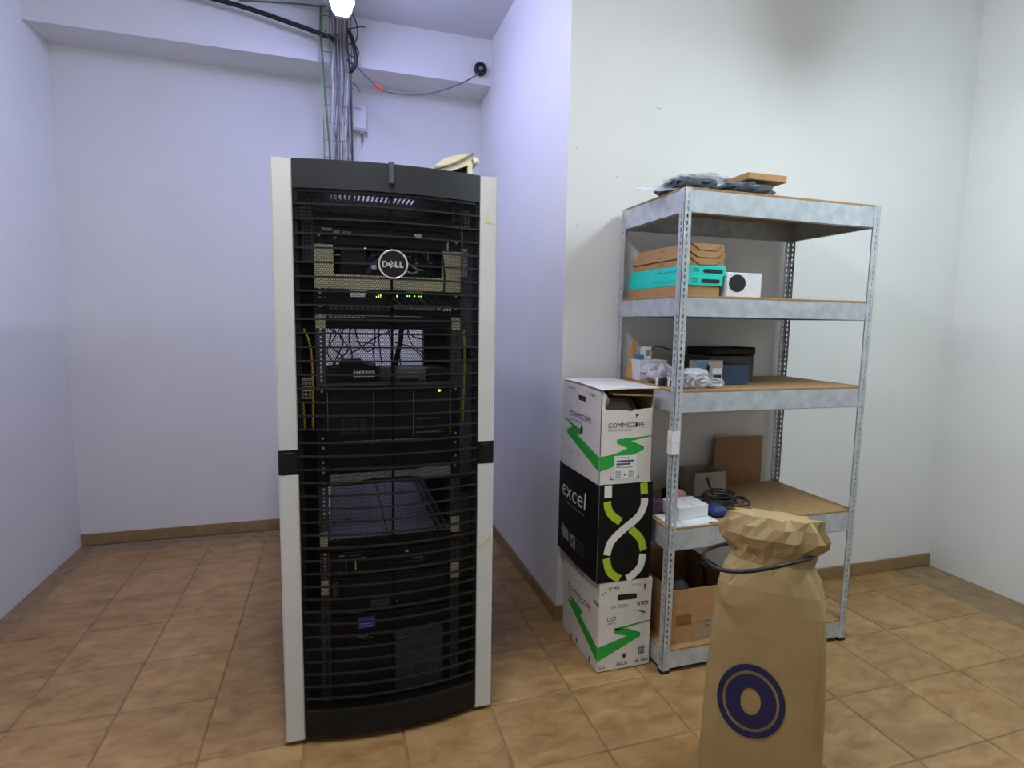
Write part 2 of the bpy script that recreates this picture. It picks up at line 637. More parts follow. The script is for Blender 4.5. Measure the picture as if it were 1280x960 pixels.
def curved_bar(z0, z1, dep, off=0.0, x0=None, x1=None, rough=0):
    mb = MB()
    xs = [x for x in AX if (x0 is None or x0 <= x <= x1)]
    loops = []
    for x in xs:
        y = arcY(x) + off
        loops.append([(x, y, z0), (x, y, z1), (x, y + dep, z1), (x, y + dep, z0)])
    return mb.loft(loops)


fixn(curved_bar(1.910, 2.0, 0.05).build('top_bezel', M_BEZEL, rack))
fixn(curved_bar(1.900, 1.9085, 0.03, 0.006).build('bezel_lip', M_RIB, rack))
fixn(curved_bar(0.032, 0.122, 0.05).build('bottom_bezel', M_BLACK, rack))
fixn(curved_bar(0.122, 0.128, 0.03, -0.001).build('bezel_lip', M_RIB, rack))
MB().bbox(XC - .009, XC + .009, YR - SAG - .016, YR - SAG + .01, 1.934, 2.004, .003).build('door_clip', M_DEV3, rack)
# perforated door sheet
ZS0, ZS1 = 0.126, 1.904
p = 0.0078
R_o = p / math.sqrt(3)
R_i = R_o * 0.82
verts, faces = [], []
row = 0
z = ZS0
angs = [math.radians(30 + 60 * k) for k in range(6)]
while z < ZS1:
    x = XI0 + (p / 2 if row % 2 else 0)
    while x < XI1:
        k = len(verts)
        for R_ in (R_o, R_i):
            for a in angs:
                xx = min(max(x + R_ * math.cos(a), XI0), XI1)
                verts.append((xx, arcY(xx) + 0.008, z + R_ * math.sin(a)))
        for i in range(6):
            j = (i + 1) % 6
            faces.append((k + i, k + j, k + 6 + j, k + 6 + i))
        x += p
    z += p * math.sqrt(3) / 2
    row += 1
mb = MB()
mb.v, mb.f = verts, faces
sheet = mb.build('perforated_sheet', M_MESH, rack)
# ribs
NR = 39
for k in range(1, NR):
    zz = 0.126 + (1.907 - 0.126) * k / NR
    fixn(curved_bar(zz - .0028, zz + .0028, 0.008, -0.002).build('rib', M_RIB, rack))
MB().box(XC - .004, XC + .004, YR - SAG + .008, YR - SAG + .016, .126, 1.905).build('door_stile', M_MESH, rack)
for xa in (XI0, XI1 - .016):
    MB().box(xa, xa + .016, YR - .001, YR + .022, .03, 1.998).build('door_stile', M_MESH, rack)
# silver columns
for sgn, xa, xb in ((1, XI1, RX1), (-1, RX0, XI0)):
    prof = [(xa, YR + .05), (xa, YR + .003), (xa + .004, YR - .001), (xb - .008, YR - .001), (xb - .001, YR + .006), (xb, YR + .05)]
    if sgn < 0:
        prof = [(xa, YR + .05), (xa + .001, YR + .006), (xa + .008, YR - .001), (xb - .004, YR - .001), (xb, YR + .003), (xb, YR + .05)]
    fixn(MB().prism(prof, 2, 1.062, 1.999).build('side_strip', M_SILVER, rack))
    fixn(MB().prism(prof, 2, 0.02, 0.976).build('side_strip', M_SILVER, rack))
    h = fixn(MB().prism([(a, b + .004) for a, b in prof], 2, 0.977, 1.061).build('door_latch', M_BLACK, rack))
    MB().bbox(xa + .012, xb - .016, YR - .004, YR + .004, .985, 1.053, .002).build('latch_lever', M_DEV, h)
    # sides
    xs = xb - .006 if sgn > 0 else xa
    MB().box(xs, xs + .006, YR + .05, YREAR, .02, 1.985).build('side_panel', M_BLACK, rack)
    # front frame return
    fx0, fx1 = (XI1 - .012, XI1 + .01) if sgn > 0 else (XI0 - .01, XI0 + .012)
    MB().box(fx0, fx1, YR + .03, YR + .05, .03, 1.97).build('frame_post', M_BLACK, rack)
    # rear posts
    rx0, rx1 = (RX1 - .115, RX1 - .007) if sgn > 0 else (RX0 + .007, RX0 + .115)
    MB().box(rx0, rx1, YREAR - .1, YREAR - .03, .03, 1.97).build('rear_post', M_BLACK, rack)
M_RESID = mat('tape_residue', (206, 198, 150), rough=0.7, var=0.1, scale=60)
q = MB()
poly(q, [(.512, 1.868), (.522, 1.868), (.524, 1.852), (.536, 1.846), (.538, 1.838), (.511, 1.842), (.516, 1.85)], front(YR - .001))
q.build('tape_residue', M_RESID, rack)
q = MB()
poly(q, [(.502, .655), (.535, .672), (.547, .690), (.545, .700), (.528, .684), (.500, .668)], front(YR - .001))
q.build('tape_residue', M_RESID, rack)
# roof with slots
slot0, pit, nsl = -0.010, 0.0178, 19
us = [RX0 + .002]
for k in range(nsl):
    us += [slot0 + k * pit, slot0 + k * pit + 0.0085]
us.append(RX1 - .002)
ysl = [YR + .02, 2.29, 2.50, YREAR]
fixn(MB().plate(us, ysl, lambda i, j: not (i % 2 == 1 and j == 1), lambda u, v, w_: (u, v, 1.980 + w_), .0025).build('roof', M_BLACK, rack))
MB().box(RX0 + .008, RX1 - .008, YR + .05, YREAR - .01, .03, .06).build('base', M_BLACK, rack)
MB().box(RX0 + .007, RX1 - .007, YREAR - .1, YREAR - .03, 1.90, 1.979).build('rear_rail', M_BLACK, rack)
for x_ in (RX0 + .06, RX1 - .06):
    for y_ in (YR + .09, YREAR - .08):
        MB().cyl((x_, y_, 0), (x_, y_, .03), .024, 14).build('foot', M_RUBBER, rack)
# mounting rails with square holes
zs_ = [.10]
zz = .112
while zz < 1.88:
    zs_ += [zz, zz + .0085]
    zz += .01482
zs_.append(1.90)
for xa, xb in ((-.064, -.031), (.405, .438)):
    us = [xa, (xa + xb) / 2 - .0045, (xa + xb) / 2 + .0045, xb]
    fixn(MB().plate(us, zs_, lambda i, j: not (i == 1 and j % 2 == 1), lambda u, v, w_: (u, 2.052 + w_, v), .003).build('mounting_rail', M_DEV3, rack))
# grey upper cable channels (perforated)
def channel(x0, x1, z0, z1, y, m_, name='cable_channel'):
    us = [x0]
    k = x0 + .006
    while k + .008 < x1:
        us += [k, k + .007]
        k += .0125
    us.append(x1)
    vs = [z0]
    k = z0 + .006
    while k + .008 < z1:
        vs += [k, k + .007]
        k += .0125
    vs.append(z1)
    return fixn(MB().plate(us, vs, lambda i, j: not (i % 2 == 1 and j % 2 == 1), lambda u, v, w_: (u, y + w_, v), .002).build(name, m_, rack))


channel(.430, .475, 1.835, 1.895, 2.075, M_GALVD)
channel(.418, .450, 1.70, 1.835, 2.072, M_GALVD)
channel(.440, .468, 1.66, 1.76, 2.080, M_GALVD)
channel(-.165, -.062, 1.825, 1.885, 2.075, M_GALVD)
channel(-.100, -.062, 1.69, 1.825, 2.072, M_DEV3)
channel(-.125, -.072, 1.225, 1.298, 2.045, M_BEIGE, 'cable_guide')
for z0 in (1.40, .9, .5):
    MB().box(.452, .540, 2.10, 2.103, z0 - .06, z0).build('cable_guide', M_DEV, rack)

# badge on the door
by = YR - SAG - .012
bz, bx = 1.679, 0.187
mb = MB()
disc = mb.cyl((bx, by + .014, bz), (bx, by, bz), .045, 40)
badge = disc.build('badge', M_BLACK, rack)
ring = MB().tube([(bx + .0455 * math.cos(a), by + .001, bz + .0455 * math.sin(a)) for a in [2 * math.pi * k / 48 for k in range(48)]], .0032, 8, closed=True)
ring.build('badge_ring', M_CHROME, badge, smooth=True)
mb = MB()
T = front(by, .0012)


def rot_text(mb, s, cx, cz, wd, h, ang, T):
    vs, fs = text_mesh(s)
    ca, sa = math.cos(ang), math.sin(ang)
    pts = []
    for a, b in vs:
        x_, y_ = (a - .5) * wd, (b - .5) * h
        pts.append(T(cx + x_ * ca - y_ * sa, cz + x_ * sa + y_ * ca))
    mb.add(pts, fs)


def stroke_letters(mb, T):
    h, st = .0205, .0052
    z0 = bz - h / 2
    # D
    x0 = bx - .0350
    n = 10
    outer = [(x0, z0), (x0 + .008, z0)] + [(x0 + .008 + .0095 * math.sin(math.pi * k / n), z0 + h / 2 - h / 2 * math.cos(math.pi * k / n)) for k in range(n + 1)] + [(x0, z0 + h)]
    inner = [(x0 + st, z0 + st * .8), (x0 + .008, z0 + st * .8)] + [(x0 + .008 + .0045 * math.sin(math.pi * k / n), z0 + h / 2 - (h / 2 - st * .8) * math.cos(math.pi * k / n)) for k in range(n + 1)] + [(x0 + st, z0 + h - st * .8)]
    m_ = len(outer)
    mb.add([T(*q) for q in outer] + [T(*q) for q in inner], [(i, (i + 1) % m_, m_ + (i + 1) % m_, m_ + i) for i in range(m_)])
    # tilted E
    cx, cz, an = bx - .0065, bz - .0005, math.radians(38)
    ca, sa = math.cos(an), math.sin(an)
    TE = lambda u, v: T(cx + u * ca - v * sa, cz + u * sa + v * ca)
    e = .0088
    rect(mb, -e, -e + st, -e, e, TE)
    for v0 in (-e, -st * .36, e - st * .75):
        rect(mb, -e + st, e, v0, v0 + st * .75, TE)
    for xl in (bx + .0060, bx + .0205):
        rect(mb, xl, xl + st, z0, z0 + h, T)
        rect(mb, xl + st, xl + .0125, z0, z0 + st * .85, T)


stroke_letters(mb, T)
mb.build('badge_lettering', M_CHROME, badge)

# ------------------------------------------------------------------ equipment inside the rack
YD = 2.040      # face plane of the equipment
DX0, DX1 = -.062, .436


def chassis(name, label, z0, z1, depth, m_=None, x0=-.030, x1=.404, cat='rack device', ears=True, earm=None):
    t = thing(name, label, cat, ((x0 + x1) / 2, YD + depth / 2, z0))
    MB().bbox(x0, x1, YD + .002, YD + depth, z0 + .001, z1 - .001, .002).build('case', m_ or M_DEV, t)
    if ears:
        for a, b in ((DX0, x0), (x1, DX1)):
            e = MB().box(a, b, YD + .006, YD + .0105, z0 + .001, z1 - .001).build('mounting_ear', earm or M_DEV, t)
            for zc_ in ([(z0 + z1) / 2] if z1 - z0 < .06 else [z0 + .015, z1 - .015]):
                xm = (a + b) / 2
                MB().cyl((xm, YD + .007, zc_), (xm, YD + .002, zc_), .0045, 10).build('screw', M_GALVD, e)
    return t


def ports(t, x0, x1, z0, z1, n, m_, name='port', y=YD):
    w_ = (x1 - x0) / n
    for k in range(n):
        MB().box(x0 + k * w_ + w_ * .12, x0 + (k + 1) * w_ - w_ * .12, y - .001, y + .003, z0, z1).build(name, m_, t)


# top cable manager with labels
t = chassis('cable_manager', 'black cable manager with white labels at the top of the rack', 1.747, 1.802, .34)
for k, (a, b, c, d) in enumerate(((-.036, -.004, 1.790, 1.799), (.0, .022, 1.783, 1.794), (.028, .058, 1.778, 1.791), (.004, .010, 1.765, 1.771))):
    MB().box(a, b, YD - .002, YD + .002, c, d).build('label', M_DPRINT, t)
MB().box(.27, .294, YD - .004, YD + .002, 1.785, 1.795).build('label', M_WLAB, t)
t = chassis('blank_panel', 'plain black blanking panel below the rack roof', 1.806, 1.850, .03)
# beige U-shaped shelf
t = thing('rack_shelf', 'beige perforated rack shelf with raised side brackets behind the badge', 'shelf', (.187, 2.2, 1.598))
MB().bbox(DX0, DX1, YD, YD + .004, 1.600, 1.648, .001).build('front_lip', M_BEIGE, t)
MB().bbox(DX0, -.001, YD + .001, YD + .005, 1.6485, 1.745, .001).build('bracket', M_BEIGE, t)
MB().bbox(.367, DX1, YD + .001, YD + .005, 1.6485, 1.742, .001).build('bracket', M_BEIGE, t)
MB().box(-.03, .404, YD + .004, YD + .35, 1.600, 1.604).build('tray', M_BEIGE, t)
MB().box(-.03, .404, YD + .345, YD + .349, 1.6045, 1.746).build('added_backing', M_DEV, t)  # black sheet added behind the shelf to block the bright view through
MB().box(.385, .391, YD - .001, YD + .004, 1.743, 1.775).build('tab', M_BEIGE, t)
for x_, z_ in ((-.047, 1.62), (-.047, 1.70), (.42, 1.62), (.42, 1.70), (.42, 1.735)):
    MB().cyl((x_, YD + .002, z_), (x_, YD - .003, z_), .005, 10).build('screw', M_CHROME, t)
# tower device on the shelf
t = thing('desktop_unit', 'black boxy desktop unit lying on the beige rack shelf', 'computer', (.07, 2.15, 1.604))
MB().bbox(.022, .108, YD + .012, YD + .30, 1.605, 1.752, .003).build('case', M_DEV2, t)
MB().box(.03, .10, YD + .010, YD + .0125, 1.612, 1.680).build('front_door', M_DEV, t)
t = thing('modem_switch', 'black finned unit with loose cables behind the round badge', 'rack device', (.24, 2.2, 1.604))
MB().bbox(.112, .352, YD + .045, YD + .33, 1.605, 1.745, .003).build('case', M_DEV, t)
for k in range(9):
    x_ = .128 + k * .0185
    MB().box(x_, x_ + .009, YD + .041, YD + .046, 1.708, 1.742).build('fin', M_DEV3, t)
MB().box(.100, .106, YD + .008, YD + .013, 1.735, 1.741).build('led', M_LEDG, t)
for x_, z_ in ((.262, 1.69), (.28, 1.697), (.30, 1.688), (.33, 1.70)):
    MB().box(x_, x_ + .009, YD + .040, YD + .046, z_, z_ + .006).build('connector', M_DPRINT, t)
MB().box(.322, .327, YD + .040, YD + .046, 1.715, 1.745).build('connector', M_WLAB, t)
MB().box(.322, .327, YD + .040, YD + .046, 1.69, 1.71).build('connector', M_WLAB, t)
# cables behind the badge
for k, (pts, m_) in enumerate((
        ([(.115, 2.05, 1.70), (.13, 2.03, 1.715), (.16, 2.03, 1.72), (.20, 2.035, 1.722), (.26, 2.04, 1.715)], M_CABL),
        ([(.118, 2.05, 1.66), (.115, 2.03, 1.68), (.13, 2.028, 1.695), (.16, 2.03, 1.70)], M_CABL),
        ([(.22, 2.05, 1.70), (.25, 2.03, 1.69), (.275, 2.03, 1.675), (.30, 2.04, 1.672)], M_CAGR),
        ([(.22, 2.05, 1.68), (.255, 2.03, 1.66), (.28, 2.03, 1.665)], M_CAGR),
        ([(.24, 2.05, 1.72), (.28, 2.03, 1.735), (.31, 2.03, 1.71), (.33, 2.05, 1.67)], M_CABK))):
    cable('patch_cable', pts, .0035 if k else .004, m_, ['blue patch cable arching over the round badge', 'short blue patch cable left of the round badge', 'upper pale cable end right of the round badge', 'lower pale cable end right of the round badge', 'black cable looping right of the round badge'][k])
MB_ = MB().bbox(.106, .122, 2.030, 2.042, 1.655, 1.675, .002)
tag(MB_.build('network_plug', M_BLUE), 'blue network plug just left of the round badge', 'plug')
MB_ = MB().bbox(.122, .140, 2.028, 2.042, 1.668, 1.694, .002)
tag(MB_.build('paper_tag', M_WLAB), 'small white cable tag left of the round badge', 'tag')
# switch below the shelf
t = chassis('network_switch', 'slim black switch with white label and row of green lights', 1.5705, 1.5985, .22)
MB().prism([(.052, 1.5975), (.112, 1.5975), (.106, 1.593), (.052, 1.593)], 1, YD - .001, YD + .003).build('label', M_WLAB, t)
MB().prism([(.052, 1.590), (.104, 1.590), (.100, 1.574), (.052, 1.574)], 1, YD - .001, YD + .003).build('label', M_WLAB, t)
MB().box(.24, .30, YD - .001, YD + .003, 1.592, 1.597).build('label', M_DPRINT, t)
for x_ in (.243, .251, .268, .283, .292):
    MB().box(x_, x_ + .0045, YD - .001, YD + .003, 1.5795, 1.5835).build('led', M_LEDG, t)
for x_, h_ in ((.138, .005), (.146, .008), (.152, .011)):
    MB().box(x_, x_ + .003, YD - .001, YD + .003, 1.574, 1.574 + h_).build('led', M_LEDY, t)
MB().box(.208, .212, YD - .001, YD + .003, 1.575, 1.583).build('led', M_LEDY, t)
# patch panel
t = chassis('patch_bay', 'black patch panel with a white numbered strip under the switch', 1.511, 1.5700, .30)
ports(t, .20, .345, 1.5325, 1.543, 14, M_DPRINT, 'port_label')
MB().box(.20, .40, YD - .001, YD + .003, 1.5475, 1.5505).build('label_strip', M_DPRINT, t)
ports(t, .37, .402, 1.532, 1.543, 3, M_WLAB, 'port_label')
MB().box(.35, .362, YD - .001, YD + .003, 1.534, 1.541).build('port_label', M_WLAB, t)
ports(t, -.02, .19, 1.527, 1.541, 12, M_DEV3, 'port')
for k in range(6):
    x_ = .195 + .03 * k
    cable('patch_lead', [(x_, YD, 1.578), (x_ + .004, YD - .02, 1.57), (x_ + .02, YD - .024, 1.556), (x_ + .026, YD - .012, 1.537)], .0025, (M_CAGN, M_CABL, M_CABK, M_CAGN, M_CABK, M_CABK)[k],
          'short patch lead joining the slim switch to the patch panel', 'cable', 'patch leads below the slim switch')
# switch with beige ears
t = chassis('network_switch', 'black switch with beige ears above the open gap', 1.4635, 1.5108, .30, earm=M_BEIGE)
ports(t, -.02, .10, 1.5025, 1.5065, 8, M_DPRINT, 'printed_text')
ports(t, .02, .38, 1.475, 1.489, 24, M_DEV2, 'port')
# tangle in the gap
rng = random.Random(3)
tang = [
    [(.00, 2.3, 1.47), (-.02, 2.32, 1.40), (.03, 2.35, 1.34), (-.01, 2.3, 1.28)],
    [(-.03, 2.3, 1.47), (.03, 2.33, 1.42), (.01, 2.3, 1.36), (-.02, 2.32, 1.30)],
    [(.03, 2.4, 1.47), (-.01, 2.42, 1.41), (-.03, 2.4, 1.36), (.02, 2.4, 1.29)],
    [(.04, 2.25, 1.47), (.02, 2.3, 1.43), (.05, 2.33, 1.38), (.00, 2.3, 1.33), (-.03, 2.3, 1.29)],
    [(.055, 2.2, 1.47), (.05, 2.2, 1.42), (.06, 2.2, 1.36), (.045, 2.2, 1.30)],
    [(.075, 2.35, 1.47), (.085, 2.35, 1.42), (.10, 2.35, 1.39), (.125, 2.35, 1.37), (.15, 2.35, 1.385), (.145, 2.35, 1.40), (.11, 2.35, 1.405), (.08, 2.37, 1.41)],
    [(.05, 2.3, 1.36), (.09, 2.3, 1.385), (.14, 2.3, 1.42), (.18, 2.3, 1.44), (.23, 2.3, 1.46)],
    [(.155, 2.4, 1.47), (.158, 2.4, 1.42), (.15, 2.4, 1.36), (.16, 2.4, 1.29)],
    [(.175, 2.4, 1.47), (.172, 2.4, 1.42), (.178, 2.4, 1.36), (.185, 2.4, 1.30)],
    [(.20, 2.3, 1.47), (.205, 2.3, 1.44), (.215, 2.3, 1.40), (.21, 2.3, 1.34)],
    [(.255, 2.3, 1.47), (.252, 2.3, 1.42), (.245, 2.3, 1.37), (.25, 2.3, 1.30)],
    [(.27, 2.3, 1.47), (.29, 2.3, 1.44), (.32, 2.3, 1.425), (.35, 2.3, 1.42)],
    [(.28, 2.35, 1.45), (.30, 2.35, 1.40), (.33, 2.35, 1.375), (.35, 2.35, 1.36)],
    [(.225, 2.25, 1.41), (.26, 2.3, 1.40), (.30, 2.3, 1.385), (.345, 2.3, 1.34)],
]
for k, pts in enumerate(tang):
    cable('patch_cable', pts, .0026, M_CAGN if k == 4 else M_CABK, 'green cable among the black tangle in the open rack gap' if k == 4 else 'thin black cable of the tangle hanging in the open rack gap', 'cable', None if k == 4 else 'black cables hanging in the rack gap')
cable('power_cable', [(.243, 2.2, 1.48), (.238, 2.2, 1.42), (.225, 2.2, 1.36), (.21, 2.2, 1.29)], .010, M_CABK, 'thick black cable bundle dropping through the open rack gap', 'cable')
# shelf with small devices
t = thing('rack_shelf', 'black cantilever rack shelf carrying the router and small grey boxes', 'shelf', (.187, 2.25, 1.268))
MB().box(-.035, .409, YD, YD + .42, 1.272, 1.2765).build('tray', M_DEV2, t)
MB().bbox(DX0, DX1, YD - .004, YD, 1.266, 1.2785, .001).build('front_lip', M_DEV3, t)
t = thing('router', 'black humped router with white print on the rack shelf', 'router', (.06, 2.12, 1.277))
fixn(MB().prism([(-.036, 1.277), (-.036, 1.322), (-.02, 1.328), (.012, 1.330), (.02, 1.350), (.09, 1.352), (.10, 1.340), (.140, 1.334), (.146, 1.327), (.146, 1.277)], 1, YD + .02, YD + .17).build('case', M_DEV, t))
MB().box(-.034, .005, YD + .017, YD + .021, 1.281, 1.320).build('front_panel', M_DEV2, t)
q = MB()
Tt = front(YD + .019)
for k, (a, b) in enumerate(((.060, .066), (.069, .073), (.078, .086), (.089, .097), (.100, .108), (.111, .119), (.122, .132))):
    rect(q, a, b, 1.309, 1.318, Tt)
rect(q, .060, .134, 1.297, 1.299, Tt)
q.build('printed_text', M_WLAB, t)
tag(MB().bbox(.152, .202, YD + .05, YD + .16, 1.277, 1.325, .003).build('media_converter', M_DEV3), 'small dark grey converter box beside the router', 'converter')
t = thing('media_converter', 'ribbed grey converter box at the right of the rack shelf', 'converter', (.25, 2.12, 1.277))
MB().bbox(.208, .318, YD + .05, YD + .18, 1.277, 1.326, .003).build('case', M_DEV4, t)
for k in range(10):
    MB().box(.214 + k * .010, .219 + k * .010, YD + .047, YD + .051, 1.288, 1.320).build('fin', M_DEV4, t)
MB().box(.222, .29, YD + .046, YD + .0515, 1.279, 1.284).build('slot', M_DEV, t)
tag(MB().bbox(.325, .40, YD + .03, YD + .2, 1.277, 1.322, .003).build('power_adapter', M_DEV2), 'black power brick at the right end of the rack shelf', 'adapter')
# 4U server
t = chassis('server', 'large black four-unit server with silver vertical lines and orange light', 1.0705, 1.264, .6, M_DEV)
for x_, z0, z1, wd in ((-.028, 1.11, 1.248, .002), (.125, 1.075, 1.245, .002), (.265, 1.082, 1.245, .002), (.400, 1.083, 1.250, .004)):
    MB().box(x_ - wd / 2, x_ + wd / 2, YD - .001, YD + .004, z0, z1).build('trim_line', M_DEV4, t)
MB().box(.355, .362, YD - .003, YD + .003, 1.243, 1.248).build('led', M_LEDO, t)
for x0, x1 in ((-.022, .118), (.132, .258), (.272, .394)):
    MB().box(x0, x1, YD - .0005, YD + .003, 1.092, 1.238).build('front_panel', M_DEV2, t)
for z_ in (1.142, 1.092):
    ports(t, .275, .365, z_, z_ + .005, 7, M_DEV4, 'slot')
for k in range(10):
    for j in range(6):
        MB().box(.02 + k * .0085, .025 + k * .0085, YD - .0015, YD, 1.10 + j * .009, 1.105 + j * .009).build('vent', M_DEV3, t)
t = chassis('blank_panel', 'plain black blanking panel below the large server', .985, 1.066, .03)
# KVM drawer with grey curved flap
t = chassis('keyboard_drawer', 'dark rack drawer with a curved grey front flap', .912, .978, .4)
fl = [(-.026, .921), (.06, .921), (.085, .930), (.12, .936), (.25, .936), (.29, .930), (.402, .926), (.402, .966), (.30, .964), (.28, .960), (-.026, .957)]
fixn(MB().prism(fl, 1, YD - .004, YD + .001).build('front_flap', M_DEV4, t))
MB().box(.085, .28, YD - .006, YD, .968, .972).build('handle', M_DEV4, t)
# open bay: blue-grey device top
t = chassis('server', 'black server with blue-grey flat lid seen in the open bay', .672, .716, .75)
MB().box(-.028, .402, YD + .01, YD + .74, .716, .7185).build('lid', M_TRAY, t)
MB().box(.352, .362, YD + .01, YD + .74, .7185, .728).build('lid_rail', M_DEV2, t)
MB().box(.376, .384, YD + .01, YD + .74, .7185, .734).build('lid_rail', M_DEV, t)
MB().box(.17, .176, YD + .01, YD + .74, .7185, .7195).build('lid_seam', M_DEV2, t)
MB().box(.03, .05, YD + .2, YD + .22, .7185, .7192).build('sticker', M_DEV2, t)
for a, b, c, d in ((-.062, -.036, .694, .749), (-.062, -.036, .52, .572), (.404, .436, .709, .767), (.404, .436, .530, .585)):
    tag(MB().bbox(a, b, YD - .004, YD + .004, c, d, .001).build('rack_ear', M_BEIGE), {(-.062, .694): 'upper beige rack ear on the left rail low in the rack', (-.062, .52): 'lower beige rack ear on the left rail low in the rack', (.404, .709): 'upper beige rack ear on the right rail low in the rack', (.404, .530): 'lower beige rack ear on the right rail low in the rack'}[(a, c)], 'bracket')
t = chassis('server', 'black two-unit server with small beige marks below the open bay', .578, .668, .6, ears=False)
for a, b, c, d, m_ in ((.0, .02, .655, .66, M_DEV4), (.03, .07, .652, .656, M_DEV3), (.075, .09, .640, .645, M_DEV4), (.022, .026, .60, .64, M_DEV4), (.055, .06, .60, .64, M_BEIGE), (.20, .25, .635, .639, M_DEV4), (.235, .245, .648, .656, M_BEIGE), (.26, .30, .62, .624, M_DEV4), (.17, .30, .61, .613, M_DEV3), (-.02, .01, .595, .60, M_DEV4)):
    MB().box(a, b, YD - .001, YD + .003, c, d).build('front_mark', m_, t)
t = chassis('server', 'black server with a grey plate label low in the rack', .432, .574, .6, ears=False)
MB().box(.108, .177, YD - .001, YD + .003, .453, .478).build('plate', M_DEV3, t)
MB().box(.200, .205, YD - .001, YD + .003, .462, .467).build('led', M_DEV4, t)
MB().box(.026, .076, YD - .001, YD + .003, .437, .452).build('plate', M_DEV3, t)
MB().box(-.022, -.004, YD - .001, YD + .003, .51, .56).build('pull_tab', M_DEV3, t)
MB().box(.02, .39, YD - .0005, YD + .003, .49, .565).build('front_panel', M_DEV2, t)
t = chassis('power_supply_unit', 'black battery power unit with blue badge at the rack bottom', .066, .428, .6, cat='power unit', ears=False)
MB().box(.064, .124, YD - .001, YD + .003, .374, .416).build('badge', M_BLUELAB, t)
q = MB()
for a, b, z_ in ((.062, .125, .352), (.062, .10, .343), (.08, .115, .334)):
    rect(q, a, b, z_, z_ + .003, front(YD))
q.build('printed_text', M_DEV4, t)
q = MB()
rect(q, .069, .084, .392, .402, front(YD, .0025))
rect(q, .087, .102, .391, .400, front(YD, .0025))
rect(q, .105, .118, .392, .404, front(YD, .0025))
rect(q, .070, .112, .382, .385, front(YD, .0025))
q.build('badge_lettering', M_WLAB, t)
MB().bbox(.196, .374, YD - .003, YD + .003, .116, .345, .001).build('battery_door', M_DEV3, t)
q = MB()
for a, b in ((.205, .211), (.214, .22), (.223, .229), (.232, .238)):
    rect(q, a, b, .315, .323, front(YD - .003))
q.build('door_marking', M_DEV4, t)
MB().box(-.02, .18, YD - .0005, YD + .003, .09, .32).build('front_panel', M_DEV2, t)
# side cables
cable('yellow_cable', [(-.10, 2.05, 1.462), (-.084, 2.04, 1.42), (-.076, 2.04, 1.36), (-.074, 2.04, 1.28), (-.075, 2.04, 1.20), (-.077, 2.04, 1.12)], .0042, M_CAYE, 'long yellow cable running down the left rack channel')
cable('yellow_cable', [(-.108, 2.06, 1.215), (-.106, 2.05, 1.17), (-.103, 2.05, 1.115)], .004, M_CAYE, 'short yellow cable below the beige guide at left')
cable('yellow_cable', [(.448, 2.04, 1.465), (.452, 2.04, 1.40), (.452, 2.04, 1.30), (.449, 2.04, 1.20), (.446, 2.04, 1.125)], .0040, M_CAYE, 'yellow cable running down the right rack channel')
cable('blue_cable', [(.462, 2.06, 1.46), (.478, 2.06, 1.42), (.486, 2.06, 1.35), (.483, 2.06, 1.28), (.462, 2.06, 1.21)], .0035, M_CABL, 'dark blue cable curving beside the right yellow cable')
cable('black_cable', [(.362, 2.03, 1.748), (.37, 2.025, 1.70), (.374, 2.025, 1.65), (.373, 2.03, 1.60)], .0035, M_CABK, 'black cable across the right beige bracket')

# ------------------------------------------------------------------ telephone on the rack
t = thing('telephone', 'old cream desk telephone standing on the rack roof', 'telephone', (.42, 2.13, 1.984))
PY0, PY1 = 2.10, 2.25
fixn(MB().prism([(.346, 2.044), (.356, 2.053), (.380, 2.073), (.418, 2.090), (.468, 2.098), (.484, 2.103), (.452, 2.084), (.42, 2.066), (.395, 2.056), (.37, 2.050)], 1, PY0, PY1).build('upper_shell', M_CREAM, t))
fixn(MB().prism([(.346, 2.043), (.37, 2.049), (.395, 2.055), (.42, 2.065), (.452, 2.083), (.490, 2.1075), (.497, 2.1045), (.46, 2.081), (.43, 2.064), (.40, 2.051), (.35, 2.036)], 1, PY0 - .003, PY1 + .003).build('seam_rim', M_CREAMD, t))
fixn(MB().prism([(.352, 2.036), (.40, 2.050), (.43, 2.063), (.46, 2.080), (.488, 2.097), (.492, 2.068), (.470, 2.060), (.435, 2.046), (.405, 2.033), (.385, 2.020), (.365, 2.020)], 1, PY0 + .004, PY1 - .004).build('lower_shell', M_CREAM, t))
fixn(MB().prism([(.474, 1.985), (.490, 1.985), (.490, 2.068), (.473, 2.060)], 1, PY0 + .002, PY1 - .002).build('stand', M_CREAM, t))
fixn(MB().prism([(.365, 1.985), (.473, 1.985), (.473, 2.060), (.435, 2.045), (.405, 2.032), (.385, 2.019), (.365, 2.019)], 1, PY0 + .02, PY1 - .02).build('base', M_DEV, t))
MB().cyl((.500, PY0 + .004, 2.079), (.500, PY1 - .004, 2.079), .014, 18).build('handset_end', M_CREAM, t, smooth=True)
fixn(MB().prism([(.330, 2.032), (.346, 2.044), (.352, 2.036), (.345, 2.02)], 1, PY0, PY1).build('front_edge', M_WHPL, t))
MB().box(.335, .36, PY0, PY1, 1.985, 2.03).build('front_foot', M_CREAM, t)
cable('phone_cord', [(.205, 2.14, 1.99), (.215, 2.135, 2.020), (.232, 2.13, 2.038), (.248, 2.13, 2.041), (.266, 2.13, 2.036), (.285, 2.135, 2.015), (.30, 2.14, 1.99)], .0035, M_CABK, 'black cord looping over the rack top beside the telephone')

